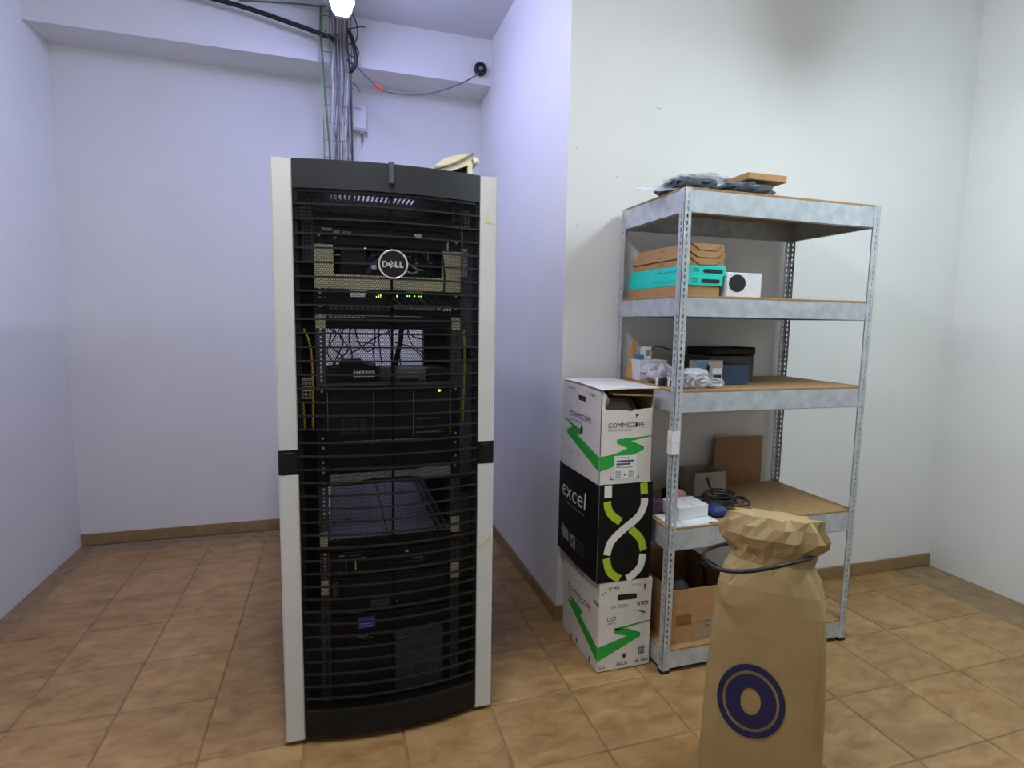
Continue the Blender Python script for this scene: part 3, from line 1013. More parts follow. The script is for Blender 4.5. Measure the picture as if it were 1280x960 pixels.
# ------------------------------------------------------------------ cable tray and cables above the rack
YT = 3.88
tray = thing('cable_tray', 'vertical wire cable tray hanging behind the rack', 'cable tray', (.04, YT, 1.4))
for k, x_ in enumerate((-.045, .0, .05, .10, .128)):
    MB().tube([(x_, YT + .03, 1.4), (x_, YT + .03, ZC - .002)], .0025, 6).build('long_wire', M_WIRE, tray)
k = 0
zz = 2.30
while zz < 3.36:
    MB().tube([(-.047, YT, zz), (-.047, YT + .033, zz), (.13, YT + .033, zz), (.13, YT, zz)], .0025, 6).build('cross_wire', M_WIRE, tray)
    zz += .105
# vertical cables
rng = random.Random(11)
gx = [(.000, M_CAGR, .004), (.014, M_CAWH, .004), (.026, M_CAGR, .0045), (.034, M_CAGR2, .004), (.045, M_CAWH, .0045), (.058, M_CAGR, .004), (.068, M_CAWH, .004), (.078, M_CAGR2, .004), (.088, M_CAGR, .0045), (.098, M_CAWH, .004), (.108, M_CAGR, .0045), (.116, M_CAGR2, .0045)]
for k, (x_, m_, r_) in enumerate(gx):
    cx = .062
    pts = []
    for z_, sp, jt in ((3.375, .85, 0), (3.2, .75, .004), (3.05, .95, .006), (2.9, 1.0, .006), (2.7, .92, .012), (2.5, .9, .014), (2.2, .8, .01), (1.7, .7, .01)):
        xx = cx + (x_ - cx) * sp + rng.uniform(-jt, jt)
        if z_ < 2.8 and k < 6:
            xx -= .006
        pts.append((xx, YT + .008 + rng.uniform(-.012, .01), z_))
    nm = {M_CAGR: 'mid grey', M_CAWH: 'pale grey', M_CAGR2: 'dark grey'}[m_]
    cable('data_cable', pts, r_, m_, nm + ' data cable in the vertical bundle above the rack', 'cable', nm + ' cables of the vertical bundle')
cable('black_cable', [(.115, YT - .012, 3.1), (.118, YT - .014, 2.95), (.122, YT - .014, 2.75), (.126, YT - .012, 2.5), (.128, YT - .012, 2.2), (.12, YT, 1.7)], .0045, M_CABK, 'straight black cable at the right edge of the vertical bundle')
cable('black_cable', [(.030, YT - .02, 3.23), (.055, YT - .022, 3.20), (.056, YT - .024, 3.05), (.05, YT - .022, 2.95), (.042, YT - .02, 2.75), (.028, YT - .02, 2.55), (.022, YT - .016, 2.2), (.03, YT, 1.7)], .0050, M_CAGR2, 'dark cable wandering down the middle of the vertical bundle')
cable('green_cable', [(-.048, YT - .02, 3.38), (-.05, YT - .025, 3.30), (-.052, YT - .025, 3.20), (-.040, YT - .022, 3.05), (-.030, YT - .02, 2.85), (-.018, YT - .02, 2.65), (-.010, YT - .02, 2.45), (-.01, YT, 1.7)], .006, M_CAGN, 'thick green cable at the left edge of the vertical bundle')
cable('green_cable', [(-.040, YT - .008, 3.38), (-.041, YT - .01, 3.28), (-.043, YT - .01, 3.15), (-.046, YT - .01, 3.0), (-.043, YT - .01, 2.8), (-.038, YT - .01, 2.6), (-.034, YT - .01, 2.4), (-.03, YT, 1.7)], .0045, mat('cable_pale_green', (132, 168, 128), rough=0.5), 'pale green cable beside the thick green one')
cable('green_cable', [(-.50, YT - .02, 3.33), (-.30, YT - .02, 3.352), (-.15, YT - .022, 3.366), (-.055, YT - .028, 3.368), (-.02, YT - .025, 3.378)], .0055, M_CAGN, 'green cable running level under the ceiling at left')
cable('black_conduit', [(-.9, YT - .02, 3.34), (-.5, YT - .02, 3.30), (-.195, YT - .02, 3.245), (-.05, YT - .02, 3.215), (.03, YT - .02, 3.195)], .014, M_CABK, 'thick black conduit sloping in from the left under the ceiling', 'conduit')
cable('black_conduit', [(.110, YT - .03, 3.255), (.128, YT - .04, 3.215), (.145, YT - .045, 3.15), (.152, YT - .045, 3.09), (.146, YT - .04, 3.05), (.12, YT - .03, 3.015)], .0125, M_CABK, 'curved black conduit loop on the right of the bundle', 'conduit')
cable('cable_tie', [(.105, YT - .04, 3.262), (.135, YT - .05, 3.264), (.18, YT - .055, 3.276), (.21, YT - .055, 3.278)], .003, M_CABK, 'thin black cable tie tail sticking out to the right', 'cable tie')
cable('green_cable', [(.125, YT - .04, 3.36), (.150, YT - .045, 3.32), (.165, YT - .045, 3.26), (.155, YT - .045, 3.20), (.13, YT - .04, 3.175), (.11, YT - .03, 3.18)], .004, mat('cable_dark_green', (44, 76, 60), rough=0.5), 'dark green cable loop on the right of the bundle')
cable('grey_cable', [(-.03, YT - .03, 3.24), (-.01, YT - .035, 3.20), (.01, YT - .035, 3.175), (.035, YT - .03, 3.16)], .004, M_CAGR2, 'short grey cable curving into the left of the bundle')
cable('black_cable', [(.10, YT - .04, 3.13), (.125, YT - .05, 3.10), (.16, YT - .05, 3.10), (.17, YT - .05, 3.13), (.155, YT - .05, 3.16)], .003, M_CABK, 'small black cable curl beside the conduit loop')
cable('black_stub', [(.10, YT - .05, 3.078), (.125, YT - .05, 3.062), (.15, YT - .05, 3.045)], .006, M_CABK, 'black cable stub crossing the foot of the conduit loop', 'cable')
YH = 3.90
cable('grey_cable', [(.160, YT - .04, 3.05), (.20, YH - .04, 3.015), (.245, YH - .03, 2.985), (.285, YH - .02, 2.963)], .0038, M_CAGR2, 'dark cable dropping from the conduit loop to the orange sleeve')
cable('orange_sleeve', [(.268, YH - .025, 2.972), (.29, YH - .02, 2.960), (.318, YH - .02, 2.943)], .010, M_ORNG, 'orange sleeve joining the hanging cable', 'sleeve')
cable('grey_cable', [(.312, YH - .02, 2.946), (.36, YH - .02, 2.937), (.43, YH - .02, 2.935), (.52, YH - .02, 2.942), (.62, YH - .015, 2.965), (.72, YH - .01, 3.005), (.82, YH - .005, 3.055), (.90, YH, 3.105), (.950, YH + .01, 3.145)], .0052, mat('cable_mid_grey', (120, 118, 122), rough=0.5), 'grey cable sagging across to the black wall outlet')
# wall cable outlet
t = thing('cable_outlet', 'round black cable outlet on the ceiling beam near the corner', 'outlet', (.965, YF, 3.18))
MB().cyl((.965, YF, 3.18), (.965, YF - .02, 3.18), .040, 28).build('flange', M_CABK, t)
MB().tube([(.965 + .034 * math.cos(a), YF - .024, 3.18 + .034 * math.sin(a)) for a in [2 * math.pi * k / 28 for k in range(28)]], .010, 8, closed=True).build('rim', M_CABK, t, smooth=True)
MB().cyl((.965, YF - .02, 3.18), (.965, YF - .035, 3.18), .013, 16).build('hub', M_DEV4, t)
for a in (0.4, 2.5, 4.6):
    MB().tube([(.965 + .013 * math.cos(a), YF - .026, 3.18 + .013 * math.sin(a)), (.965 + .030 * math.cos(a), YF - .026, 3.18 + .030 * math.sin(a))], .004, 6).build('spoke', M_DEV3, t)
# white junction box with blue marking
t = thing('junction_box', 'small white junction box with blue marking on the back wall', 'junction box', (.185, YB, 2.78))
MB().bbox(.142, .232, YB - .05, YB, 2.79, 2.945, .004).build('case', M_WHPL, t)
q = MB()
text(q, 'FWA-o', .155, .212, 2.908, 2.928, front(YB - .05))
q.build('blue_marking', M_BLUE, t)
MB().bbox(.140, .236, YB - .054, YB - .002, 2.772, 2.789, .003).build('bottom_lip', M_LAMPB, t)
MB().bbox(.188, .212, YB - .055, YB - .025, 2.755, 2.772, .003).build('gland', mat('pale_green_gland', (176, 182, 130)), t)
cable('white_cable', [(.200, YB - .04, 2.756), (.203, YB - .04, 2.73), (.198, YB - .035, 2.70)], .006, M_CAGR2, 'short grey cable stub below the white junction box')
cable('white_cable', [(.205, YB - .045, 2.80), (.12, YB - .04, 2.72), (.10, YB - .04, 2.70)], .003, M_CAWH, 'thin white cable running from the junction box to the bundle')
cable('black_cable', [(.122, YT, 2.97), (.145, YT - .005, 2.955), (.165, YT - .005, 2.935), (.178, YT - .005, 2.915)], .004, M_CAGR2, 'dark cable tail poking right above the junction box')

# ------------------------------------------------------------------ cable cartons by the wall
BY = 2.081
# --- bottom white carton
X0, X1, Y0, Y1, H = 1.050, 1.305, BY, 2.47, .405
t = thing('carton', 'white carton with green zigzag and printed tape at the bottom of the stack', 'box', ((X0 + X1) / 2, (Y0 + Y1) / 2, 0), 'cable cartons stacked by the wall')
MB().bbox(X0, X1, Y0, Y1, 0.0, H, .005).build('body', M_CARTON, t)
q = MB()
Tf, Tl = front(Y0), leftf(X0)
poly(q, [(X0 + .001, .116), (1.189, .150), (1.129, .170), (1.128, .192), (1.189, .185), (1.254, .157), (1.254, .139), (X0 + .001, .052)], Tf)
poly(q, [(1.129, .181), (1.300, .204), (1.300, .209), (1.128, .193)], Tf)
poly(q, [(Y0 + .001, .116), (2.27, .172), (2.238, .182), (2.255, .203), (2.43, .215), (2.36, .196), (2.41, .176), (Y0 + .001, .052)], Tl)
q.build('green_zigzag', M_GREEN, t)
q = MB()
text(q, 'COMMSCOPE', 2.41, 2.155, .238, .264, Tl)
text(q, 'NETCONNECT', 2.40, 2.255, .224, .232, Tl)
text(q, 'CO', 1.090, 1.134, .228, .248, Tf)
text(q, 'NETC', 1.094, 1.132, .214, .221, Tf)
q.build('printed_text', M_INK, t)
Tf2 = front(Y0, .0016)
Tl2 = leftf(X0, .0016)
M_TAPE = mat('white_packing_tape', (212, 208, 198), rough=0.35, var=0.03)
for args in ((X0 + .002, X1 - .002, .350, H - .004, front(Y0, .0012)), (X0 + .002, X1 - .002, .006, .046, front(Y0, .0012)),
             (X0 + .002, 1.240, .262, .3495, front(Y0, .0010)), (Y0 + .002, Y1 - .01, .33, H - .004, leftf(X0, .0012))):
    q = MB()
    rect(q, *args)
    q.build('packing_tape', M_TAPE, t)
q = MB()
text(q, 'GLS.', 1.088, 1.143, .366, .381, Tf2, flip=True)
text(q, 'GLS.', 1.226, 1.288, .283, .300, Tf2, flip=True)
text(q, 'GLS.', 1.143, 1.200, .019, .035, Tf2)
text(q, 'GLS', 1.262, 1.296, .022, .034, Tf2)
text(q, 'GLS', 1.058, 1.088, .016, .028, Tf2)
for y_, s_ in ((2.36, .375), (2.29, .372), (2.13, .305)):
    text(q, 'GLS.', y_, y_ - .055, s_ - .008, s_ + .008, Tl2, flip=True)
for a, b in ((1.064, .352), (1.076, .358)):
    rect(q, a, a + .006, b, b + .006, Tf2)
for k in range(4):
    rect(q, 1.242 + .008 * k, 1.248 + .008 * k, .256 - .004 * k, .262 - .003 * k, Tf2)
text(q, 'i', 1.262, 1.272, .352, .378, Tf2, flip=True)
text(q, '1', 1.172, 1.186, .052, .072, Tf2)
for a, b in ((2.36, .006), (2.30, .02), (2.16, .012)):
    rect(q, a, a - .012, b, b + .025, Tl2)
q.build('tape_print', M_INK, t)
q = MB()
text(q, '09087 00', 1.205, 1.250, .372, .384, Tf2, flip=True)
text(q, '28032 63', 1.110, 1.190, .284, .298, Tf2, flip=True)
for j in range(3):
    for i in range(3):
        rect(q, 1.246 + .011 * i, 1.255 + .011 * i, .058 + .011 * j, .067 + .011 * j, Tf2)
rect(q, 1.235, 1.248, .022, .032, Tf2)
q.build('grey_print', M_GREYINK, t)
q = MB()
poly(q, [(1.140, .318), (1.226, .316), (1.230, .322), (1.229, .336), (1.224, .341), (1.141, .344), (1.136, .339), (1.136, .323)], front(Y0, .0020))
q.build('hand_hole', mat('hole_dark', (14, 12, 10)), t)

# --- middle black carton (slightly bulged)
X0, X1, Y0, Y1, Z0, Z1 = 1.034, 1.283, BY - .002, 2.515, .406, .8305
t = thing('carton', 'black carton with white and lime twisted bands in the middle of the stack', 'box', ((X0 + X1) / 2, (Y0 + Y1) / 2, Z0), 'cable cartons stacked by the wall')


def bul(u):     # 0..1 -> bump
    return 4 * u * (1 - u)


def left2(off=.0012):
    return lambda y, z: (X0 - .016 * bul((y - Y0) / (Y1 - Y0)) * (.4 + .6 * bul((z - Z0) / (Z1 - Z0))) - off, y, z)


n = 8
mb = MB()
# left face grid
ys = [Y0 + (Y1 - Y0) * k / n for k in range(n + 1)]
zs = [Z0 + (Z1 - Z0) * k / n for k in range(n + 1)]
vs = [left2(0)(y, z) for y in ys for z in zs]
mb.add(vs, [(i * (n + 1) + j, (i + 1) * (n + 1) + j, (i + 1) * (n + 1) + j + 1, i * (n + 1) + j + 1) for i in range(n) for j in range(n)])
right2 = lambda y, z: (X1 + .012 * bul((y - Y0) / (Y1 - Y0)) * bul((z - Z0) / (Z1 - Z0)) + .006 * bul((z - Z0) / (Z1 - Z0)), y, z)
vs = [right2(y, z) for y in ys for z in zs]
mb.add(vs, [(i * (n + 1) + j, (i + 1) * (n + 1) + j, (i + 1) * (n + 1) + j + 1, i * (n + 1) + j + 1) for i in range(n) for j in range(n)])
L0 = [left2(0)(Y0, z) for z in zs]
R0 = [right2(Y0, z) for z in zs]
mb.add(L0 + R0, [(i, i + 1, n + 2 + i, n + 1 + i) for i in range(n)])
L1 = [left2(0)(Y1, z) for z in zs]
R1 = [right2(Y1, z) for z in zs]
mb.add(L1 + R1, [(i, i + 1, n + 2 + i, n + 1 + i) for i in range(n)])
for zz in (Z0, Z1):
    A = [left2(0)(y, zz) for y in ys]
    B = [right2(y, zz) for y in ys]
    mb.add(A + B, [(i, i + 1, n + 2 + i, n + 1 + i) for i in range(n)])
import bmesh
ob = mb.build('body', M_BOXBLK, t)
bm = bmesh.new()
bm.from_mesh(ob.data)
bmesh.ops.remove_doubles(bm, verts=bm.verts, dist=.0002)
bmesh.ops.recalc_face_normals(bm, faces=bm.faces)
bm.to_mesh(ob.data)
bm.free()
Tf = front(Y0, .0012)
W = .034
sp2 = lambda pts: [(a, b) for a, b, c in smooth_path([(a, b, 0) for a, b in pts], 8)]
for nm, mm_, pts in (('white_band', M_WPRINT, [(1.073, .829), (1.074, .776)]),
                     ('white_band', M_WPRINT, sp2([(1.246, .763), (1.243, .728), (1.217, .681), (1.140, .625), (1.094, .581), (1.077, .527)])),
                     ('white_band', M_WPRINT, sp2([(1.250, .515), (1.238, .460), (1.205, .427), (1.175, .412)])),
                     ('lime_band', M_LIME, sp2([(1.071, .760), (1.076, .730), (1.096, .698), (1.136, .668)])),
                     ('lime_band', M_LIME, [(1.239, .829), (1.244, .780)]),
                     ('lime_band', M_LIME, sp2([(1.186, .632), (1.232, .585), (1.251, .532)])),
                     ('lime_band', M_LIME, sp2([(1.075, .514), (1.088, .463), (1.110, .436), (1.142, .415)]))):
    q = MB()
    band(q, pts, W, Tf)
    q.build(nm, mm_, t)
T2 = left2(.0022)
q = MB()
text(q, 'excel', 2.452, 2.185, .690, .765, T2)
q.build('printed_text', M_WPRINT, t)
q = MB()
text(q, 'without compromise', 2.385, 2.19, .660, .674, T2)
q.build('printed_slogan', M_DPRINT, t)
q = MB()
poly(q, [(2.462, .520), (2.418, .556), (2.418, .542), (2.355, .542), (2.355, .486), (2.418, .486), (2.418, .476)], T2)
rect(q, 2.338, 2.275, .478, .538, T2)
q.build('arrow_symbol', M_DPRINT, t)
q = MB()
band(q, [(2.325, .488), (2.288, .528)], .008, left2(.003))
band(q, [(2.325, .515), (2.30, .488)], .006, left2(.003))
q.build('icon_mark', M_BOXBLK, t)
q = MB()
for a in (2.262, 2.222):
    for u0, u1, v0, v1 in ((a, a - .004, .476, .536), (a - .028, a - .032, .476, .536), (a, a - .032, .532, .536), (a, a - .032, .476, .480)):
        rect(q, u0, u1, v0, v1, T2)
q.build('icon_frame', mat('faint_print', (84, 82, 80)), t)
q = MB()
q.tube([(X0 - .0006, Y0 - .0006, z) for z in zs], .0012, 6)
q.build('worn_edge', mat('worn_edge_grey', (96, 94, 92)), t)

# --- top white carton, open with a cable reel inside
X0, X1, Y0, Y1, Z0, Z1 = 1.029, 1.275, BY, 2.475, .832, 1.234
t = thing('carton', 'open white carton with green zigzag on top of the stack', 'box', ((X0 + X1) / 2, (Y0 + Y1) / 2, Z0), 'cable cartons stacked by the wall')
th = .005
# left wall with hand hole
us = [Y0, 2.228, 2.314, Y1]
vs_ = [Z0, 1.156, 1.181, Z1]
fixn(MB().plate(us, vs_, lambda i, j: not (i == 1 and j == 1), lambda u, v, w_: (X0 + w_, u, v), th).build('left_side', M_CARTON, t))
fixn(MB().plate([Y0, Y1], [Z0, Z1], lambda i, j: True, lambda u, v, w_: (X1 - th + w_, u, v), th).build('right_side', M_CARTON, t))
fixn(MB().plate([X0 + th, X1 - th], [Z0, Z1], lambda i, j: True, lambda u, v, w_: (u, Y1 - th + w_, v), th).build('rear_side', M_CARTON, t))
MB().box(X0 + th, X1 - th, Y0 + th, Y1 - th, Z0, Z0 + th).build('bottom', M_CARTIN, t)
MB().box(X1 - th - .0015, X1 - th - .0002, Y0 + th, Y1 - th, Z0 + th, Z1 - .001).build('inner_face', M_CARTIN, t)
MB().box(X0 + th + .0002, X0 + th + .0015, Y0 + th, Y1 - th, Z0 + th, 1.150).build('inner_face', M_CARTIN, t)
fr = [(X0 + th * .2, Z0), (X1 - th * .2, Z0), (X1 - th * .2, 1.168), (1.270, 1.160), (1.266, 1.148), (1.235, 1.146), (1.206, 1.143), (1.182, 1.144), (1.175, 1.137), (1.155, 1.138), (1.150, 1.142), (1.110, 1.142), (1.080, 1.143), (1.062, 1.144), (1.052, 1.147), (1.047, 1.163), (1.050, 1.18), (1.057, 1.198), (1.048, 1.212), (1.036, 1.226), (X0 + th * .2, 1.229)]
fixn(MB().prism(fr, 1, Y0, Y0 + th).build('front_side', M_CARTON, t))
# torn lip
fixn(MB().prism([(1.048, 1.163), (1.060, 1.170), (1.064, 1.19), (1.057, 1.199)], 1, Y0 - .004, Y0 + .001).build('torn_edge', M_CARTIN, t))
# lid: two flaps, the upper one a little lifted at the front
lid = [[(X0 - .002, Y1 + .004, Z1 + .001), (X1 + .002, Y1 + .004, Z1 + .001)], [(X0 - .004, 2.28, Z1 + .004), (X1 + .002, 2.28, Z1 + .003)], [(X0 - .006, Y0 - .012, Z1 - .002), (X1 + .010, Y0 - .022, Z1 + .002)]]
mb = MB()
loops = []
for (a, b) in lid:
    mid = ((a[0] + b[0]) / 2, (a[1] + b[1]) / 2 + (.004), (a[2] + b[2]) / 2 + .002)
    loops.append([a, mid, b, (b[0], b[1], b[2] - .004), (mid[0], mid[1], mid[2] - .004), (a[0], a[1], a[2] - .004)])
fixn(mb.loft(loops).build('top_flap', M_CARTON, t))
mb = MB()
loops = []
for y_, dz in ((Y0 + .16, -.004), (Y0 + .05, -.010), (Y0 - .010, -.022)):
    loops.append([(1.075, y_, Z1 + dz), (1.17, y_, Z1 + dz - .006), (X1 - .008, y_, Z1 + dz - .010), (X1 - .008, y_, Z1 + dz - .014), (1.17, y_, Z1 + dz - .010), (1.075, y_, Z1 + dz - .004)])
fixn(mb.loft(loops).build('inner_flap', M_CARTIN, t))
mb = MB()
mb.box(X0 + th, X1 - th, Y0 + .16, Y1 - th, 1.190, 1.194).build('inner_cover', M_CARTIN, t)
q = MB()
Tf, Tl = front(Y0), leftf(X0)
poly(q, [(X0 + .001, .950), (1.098, .960), (1.157, .982), (1.107, 1.005), (1.107, 1.022), (1.171, 1.012), (1.234, .987), (1.234, .971), (1.179, .952), (1.098, .908), (X0 + .001, .888)], Tf)
poly(q, [(1.107, 1.0215), (1.272, 1.032), (1.272, 1.029), (1.171, 1.0115)], Tf)
poly(q, [(Y0 + .001, .950), (2.31, 1.000), (2.265, 1.010), (2.268, 1.032), (2.315, 1.034), (2.36, 1.029), (2.425, 1.005), (2.42, .986), (Y0 + .001, .888)], Tl)
poly(q, [(2.30, 1.033), (2.455, 1.058), (2.455, 1.053), (2.36, 1.028)], Tl)
q.build('green_zigzag', M_GREEN, t)
for nm, st, args in (('brand_lettering', 'COMMSCOPE', (1.064, 1.232, 1.0695, 1.0905, Tf)), ('brand_subtitle', 'NETCONNECT', (1.065, 1.172, 1.0555, 1.0635, Tf)),
                     ('brand_lettering', 'COMMSCOPE', (2.395, 2.170, 1.075, 1.099, Tl)), ('brand_subtitle', 'NETCONNECT', (2.39, 2.25, 1.056, 1.064, Tl)),
                     ('grade_text', 'Cat 6', (2.185, 2.135, 1.192, 1.206, Tl)), ('corner_text', 'cable', (2.44, 2.365, 1.200, 1.207, Tl))):
    q = MB()
    text(q, st, *args)
    q.build(nm, M_INK, t)
q = MB()
rect(q, 2.358, 2.35, 1.196, 1.210, Tl)
q.build('corner_mark', M_INK, t)
q = MB()
poly(q, [(1.192, 1.126), (1.205, 1.120), (1.193, 1.114), (1.193, 1.106), (1.190, 1.106), (1.190, 1.126)], Tf)
q.build('flag_mark', M_INK, t)
for a_, b_, sx in ((1.082, .851, 1), (1.216, .851, -1)):
    q = MB()
    poly(q, [(a_, b_), (a_ + sx * .014, b_), (a_ + sx * .014, b_ + .003), (a_ + sx * .003, b_ + .003), (a_ + sx * .003, b_ + .014), (a_, b_ + .014)][::sx], Tf)
    q.build('corner_mark', M_INK, t)
q = MB()
poly(q, [(1.187, 1.073), (1.197, 1.072), (1.201, 1.082), (1.193, 1.089)], front(Y0, .001))
q.build('logo_globe', M_INK, t)
q = MB()
text(q, 'green cable', 2.42, 2.36, .915, .922, Tl)
text(q, 'unshielded', 2.42, 2.345, .902, .909, Tl)
rect(q, 2.30, 2.285, .905, .912, Tl)
rect(q, 2.296, 2.29, .912, .93, Tl)
q.build('small_print', M_GREYINK, t)
q = MB()
rect(q, 1.098, 1.201, .852, .952, front(Y0, .0014))
lab = q.build('paper_label', M_WLAB, t)
q = MB()
T3 = front(Y0, .0020)
text(q, 'UTP CABLE 4P', 1.108, 1.165, .941, .946, T3)
for z_, n_, s_ in ((.924, 16, 'l'), (.912, 13, 'l')):
    for k in range(n_):
        rect(q, 1.107 + k * .0052, 1.1105 + k * .0052 + (.001 if k % 3 else 0), z_, z_ + .008, T3)
rect(q, 1.107, 1.128, .902, .905, T3)
rect(q, 1.133, 1.185, .900, .902, T3)
for j in range(2):
    for i in range(3):
        rect(q, 1.143 + i * .004, 1.1462 + i * .004, .866 + j * .004, .8695 + j * .004, T3)
q.build('label_print', M_INK, lab)
q = MB()
for k in range(6):
    rect(q, 1.104, 1.13 - .002 * (k % 2), .860 + .005 * k, .862 + .005 * k, T3)
    rect(q, 1.165, 1.19 - .003 * (k % 3), .860 + .005 * k, .862 + .005 * k, T3)
q.build('label_small_print', M_GREYINK, lab)
# puncture on the left side
q = MB()
poly(q, [(2.262, 1.055), (2.248, 1.040), (2.250, 1.020), (2.268, 1.012), (2.278, 1.03)], leftf(X0, .0016))
q.build('puncture', mat('hole_dark', (14, 12, 10)), t)
# reel
t = thing('cable_reel', 'white cable reel with brown flange inside the open top carton', 'cable reel', (1.15, 2.27, .838))
MB().cyl((1.05, 2.27, 1.02), (1.215, 2.27, 1.02), .155, 40).build('wound_cable', M_REEL, t, smooth=False)
MB().cyl((1.2155, 2.27, 1.02), (1.222, 2.27, 1.02), .178, 40).build('flange', M_CARTIN, t)
MB().cyl((1.042, 2.27, 1.02), (1.0485, 2.27, 1.02), .178, 40).build('flange', M_CARTIN, t)

# ------------------------------------------------------------------ metal shelf unit
SX0, SX1, SY0, SY1, SH = 1.318, 2.318, 1.996, 2.510, 2.032
unit = thing('metal_shelf', 'galvanised slotted-angle shelf unit with brown boards against white wall', 'shelf unit', ((SX0 + SX1) / 2, (SY0 + SY1) / 2, 0))
FW = .034
zc_ = [.012]
z_ = .030
while z_ < SH - .02:
    zc_ += [z_, z_ + .0145]
    z_ += .0262
zc_.append(SH)


def post(x, y, sx, sy):
    mb = MB()
    cut = [0, .0125, .0205, FW]
    mb.plate(cut, zc_, lambda i, j: not (i == 1 and j % 2 == 1), lambda u, v, w_: (x + sx * u, y + sy * w_, v), .0018)
    mb.plate(cut, zc_, lambda i, j: not (i == 1 and j % 2 == 1), lambda u, v, w_: (x + sx * w_, y + sy * u, v), .0018)
    fixn(mb.build('post', M_GALV, unit))
    MB().bbox(x - (.003 if sx > 0 else FW), x + (FW if sx > 0 else .003), y - (.003 if sy > 0 else FW), y + (FW if sy > 0 else .003), 0, .014, .002).build('foot', M_RUBBER, unit)


post(SX0, SY0, 1, 1)
post(SX1, SY0, -1, 1)
post(SX0, SY1, 1, -1)
post(SX1, SY1, -1, -1)
LEV = [(2.036, .098), (1.615, .086), (1.230, .094), (.648, .100), (.106, .086)]
for zt, bh in LEV:
    e = .0025
    zb_ = zt - bh
    zm = zt - .010
    # C-shaped beams: web + lips
    for (xa, xb, ya, yb, ins) in ((SX0 + e, SX1 - e, SY0 + e, SY0 + e + .0018, 'y+'), (SX0 + e, SX1 - e, SY1 - e - .0018, SY1 - e, 'y-')):
        d = .016 if ins == 'y+' else -.016
        mb = MB().box(xa, xb, ya, yb, zb_, zm)
        mb.box(xa + .002, xb - .002, min(ya, ya + d), max(yb, yb + d), zb_, zb_ + .0018)
        mb.build('beam', M_GALV, unit)
    for (xa, xb, d) in ((SX0 + e, SX0 + e + .0018, .016), (SX1 - e - .0018, SX1 - e, -.016)):
        mb = MB().box(xa, xb, SY0 + e + .002, SY1 - e - .002, zb_, zm)
        mb.box(min(xa, xa + d), max(xb, xb + d), SY0 + .006, SY1 - .006, zb_, zb_ + .0018)
        mb.build('beam', M_GALV, unit)
    MB().bbox(SX0 + .003, SX1 - .003, SY0 + .003, SY1 - .003, zm, zt, .0015).build('board', M_MDF, unit)
# white corner clips on the post
for z0, lab in ((1.0145, 'upper white plastic corner clip on the front shelf post'), (.965, 'lower white plastic corner clip on the front shelf post')):
    pts = [(SX0 - .008, SY0 + .030), (SX0 - .008, SY0 - .005), (SX0 + .028, SY0 - .005), (SX0 + .028, SY0 - .0005), (SX0 - .0015, SY0 - .0005), (SX0 - .0015, SY0 + .030)]
    tag(fixn(MB().prism(pts, 2, z0, z0 + .0475).build('corner_clip', M_WHPL)), lab, 'clip', 'corner clips on the shelf post')


# ------------------------------------------------------------------ crumpled bags
def crumple(name, x0, x1, y0, y1, z0, z1, m_, seed, label, cat='bag', n=14, amp=.22, top=None):
    rg = random.Random(seed)
    cx, cy = (x0 + x1) / 2, (y0 + y1) / 2
    mb = MB()
    loops = []
    ph = [rg.uniform(0, 6.28) for _ in range(8)]
    for j in range(9):
        v = j / 8
        zz = z0 + (z1 - z0) * v
        prof = (math.sin(math.pi * (.12 + .80 * v))) ** .55
        lp = []
        for i in range(n * 2):
            a = 2 * math.pi * i / (n * 2)
            r_ = prof * (1 + amp * (.6 * math.sin(3 * a + ph[0] + 2 * v) + .5 * math.sin(7 * a + ph[1] - 5 * v) + .9 * rg.uniform(-1, 1)))
            ca, sa = math.cos(a), math.sin(a)
            sx = math.copysign(abs(ca) ** .7, ca)
            sy = math.copysign(abs(sa) ** .7, sa)
            zj = zz + (rg.uniform(-.5, .5) * (z1 - z0) / 9 if 0 < j < 8 else 0)
            lp.append((cx + (x1 - x0) / 2 * min(r_, 1.15) * sx, cy + (y1 - y0) / 2 * min(r_, 1.0) * sy, max(z0, zj)))
        loops.append(lp)
    mb.loft(loops)
    return tag(fixn(mb.build(name, m_)), label, cat)


# top of the shelf
ZT = LEV[0][0]
crumple('antistatic_bag', 1.335, 1.55, 2.06, 2.30, ZT, ZT + .075, M_BAGD, 1, 'dark grey antistatic bag heaped on the shelf top near the post', amp=.12)
crumple('antistatic_bag', 1.555, 1.83, 2.03, 2.28, ZT, ZT + .07, M_BAGD, 2, 'flat dark antistatic bag on the shelf top at the right', amp=.12)
crumple('plastic_bag', 1.40, 1.64, 2.10, 2.34, ZT + .068, ZT + .10, M_BAG, 5, 'clear crumpled plastic bag lying over the antistatic bags', amp=.2)
# sheet of clear plastic poking out over the edge
mb = MB()
sh = [[(1.215, 2.13, ZT + .004), (1.235, 2.22, ZT + .028), (1.26, 2.30, ZT + .055)], [(1.27, 2.11, ZT + .001), (1.285, 2.21, ZT + .035), (1.30, 2.30, ZT + .064)], [(1.34, 2.10, ZT + .012), (1.345, 2.21, ZT + .050), (1.35, 2.30, ZT + .066)], [(1.39, 2.10, ZT + .03), (1.40, 2.21, ZT + .07), (1.40, 2.30, ZT + .072)]]
loops = [[a, b, c, (c[0], c[1], c[2] - .004), (b[0], b[1], b[2] - .006), (a[0], a[1], a[2] - .002)] for a, b, c in sh]
tag(fixn(mb.loft(loops).build('plastic_bag', M_BAG)), 'clear plastic bag corner jutting past the left end of the shelf top', 'bag')
tag(MB().bbox(1.66, 1.86, 2.06, 2.22, ZT + .0705, ZT + .10, .003).build('small_carton', M_KRAFT), 'small brown box on the right antistatic bag', 'box')


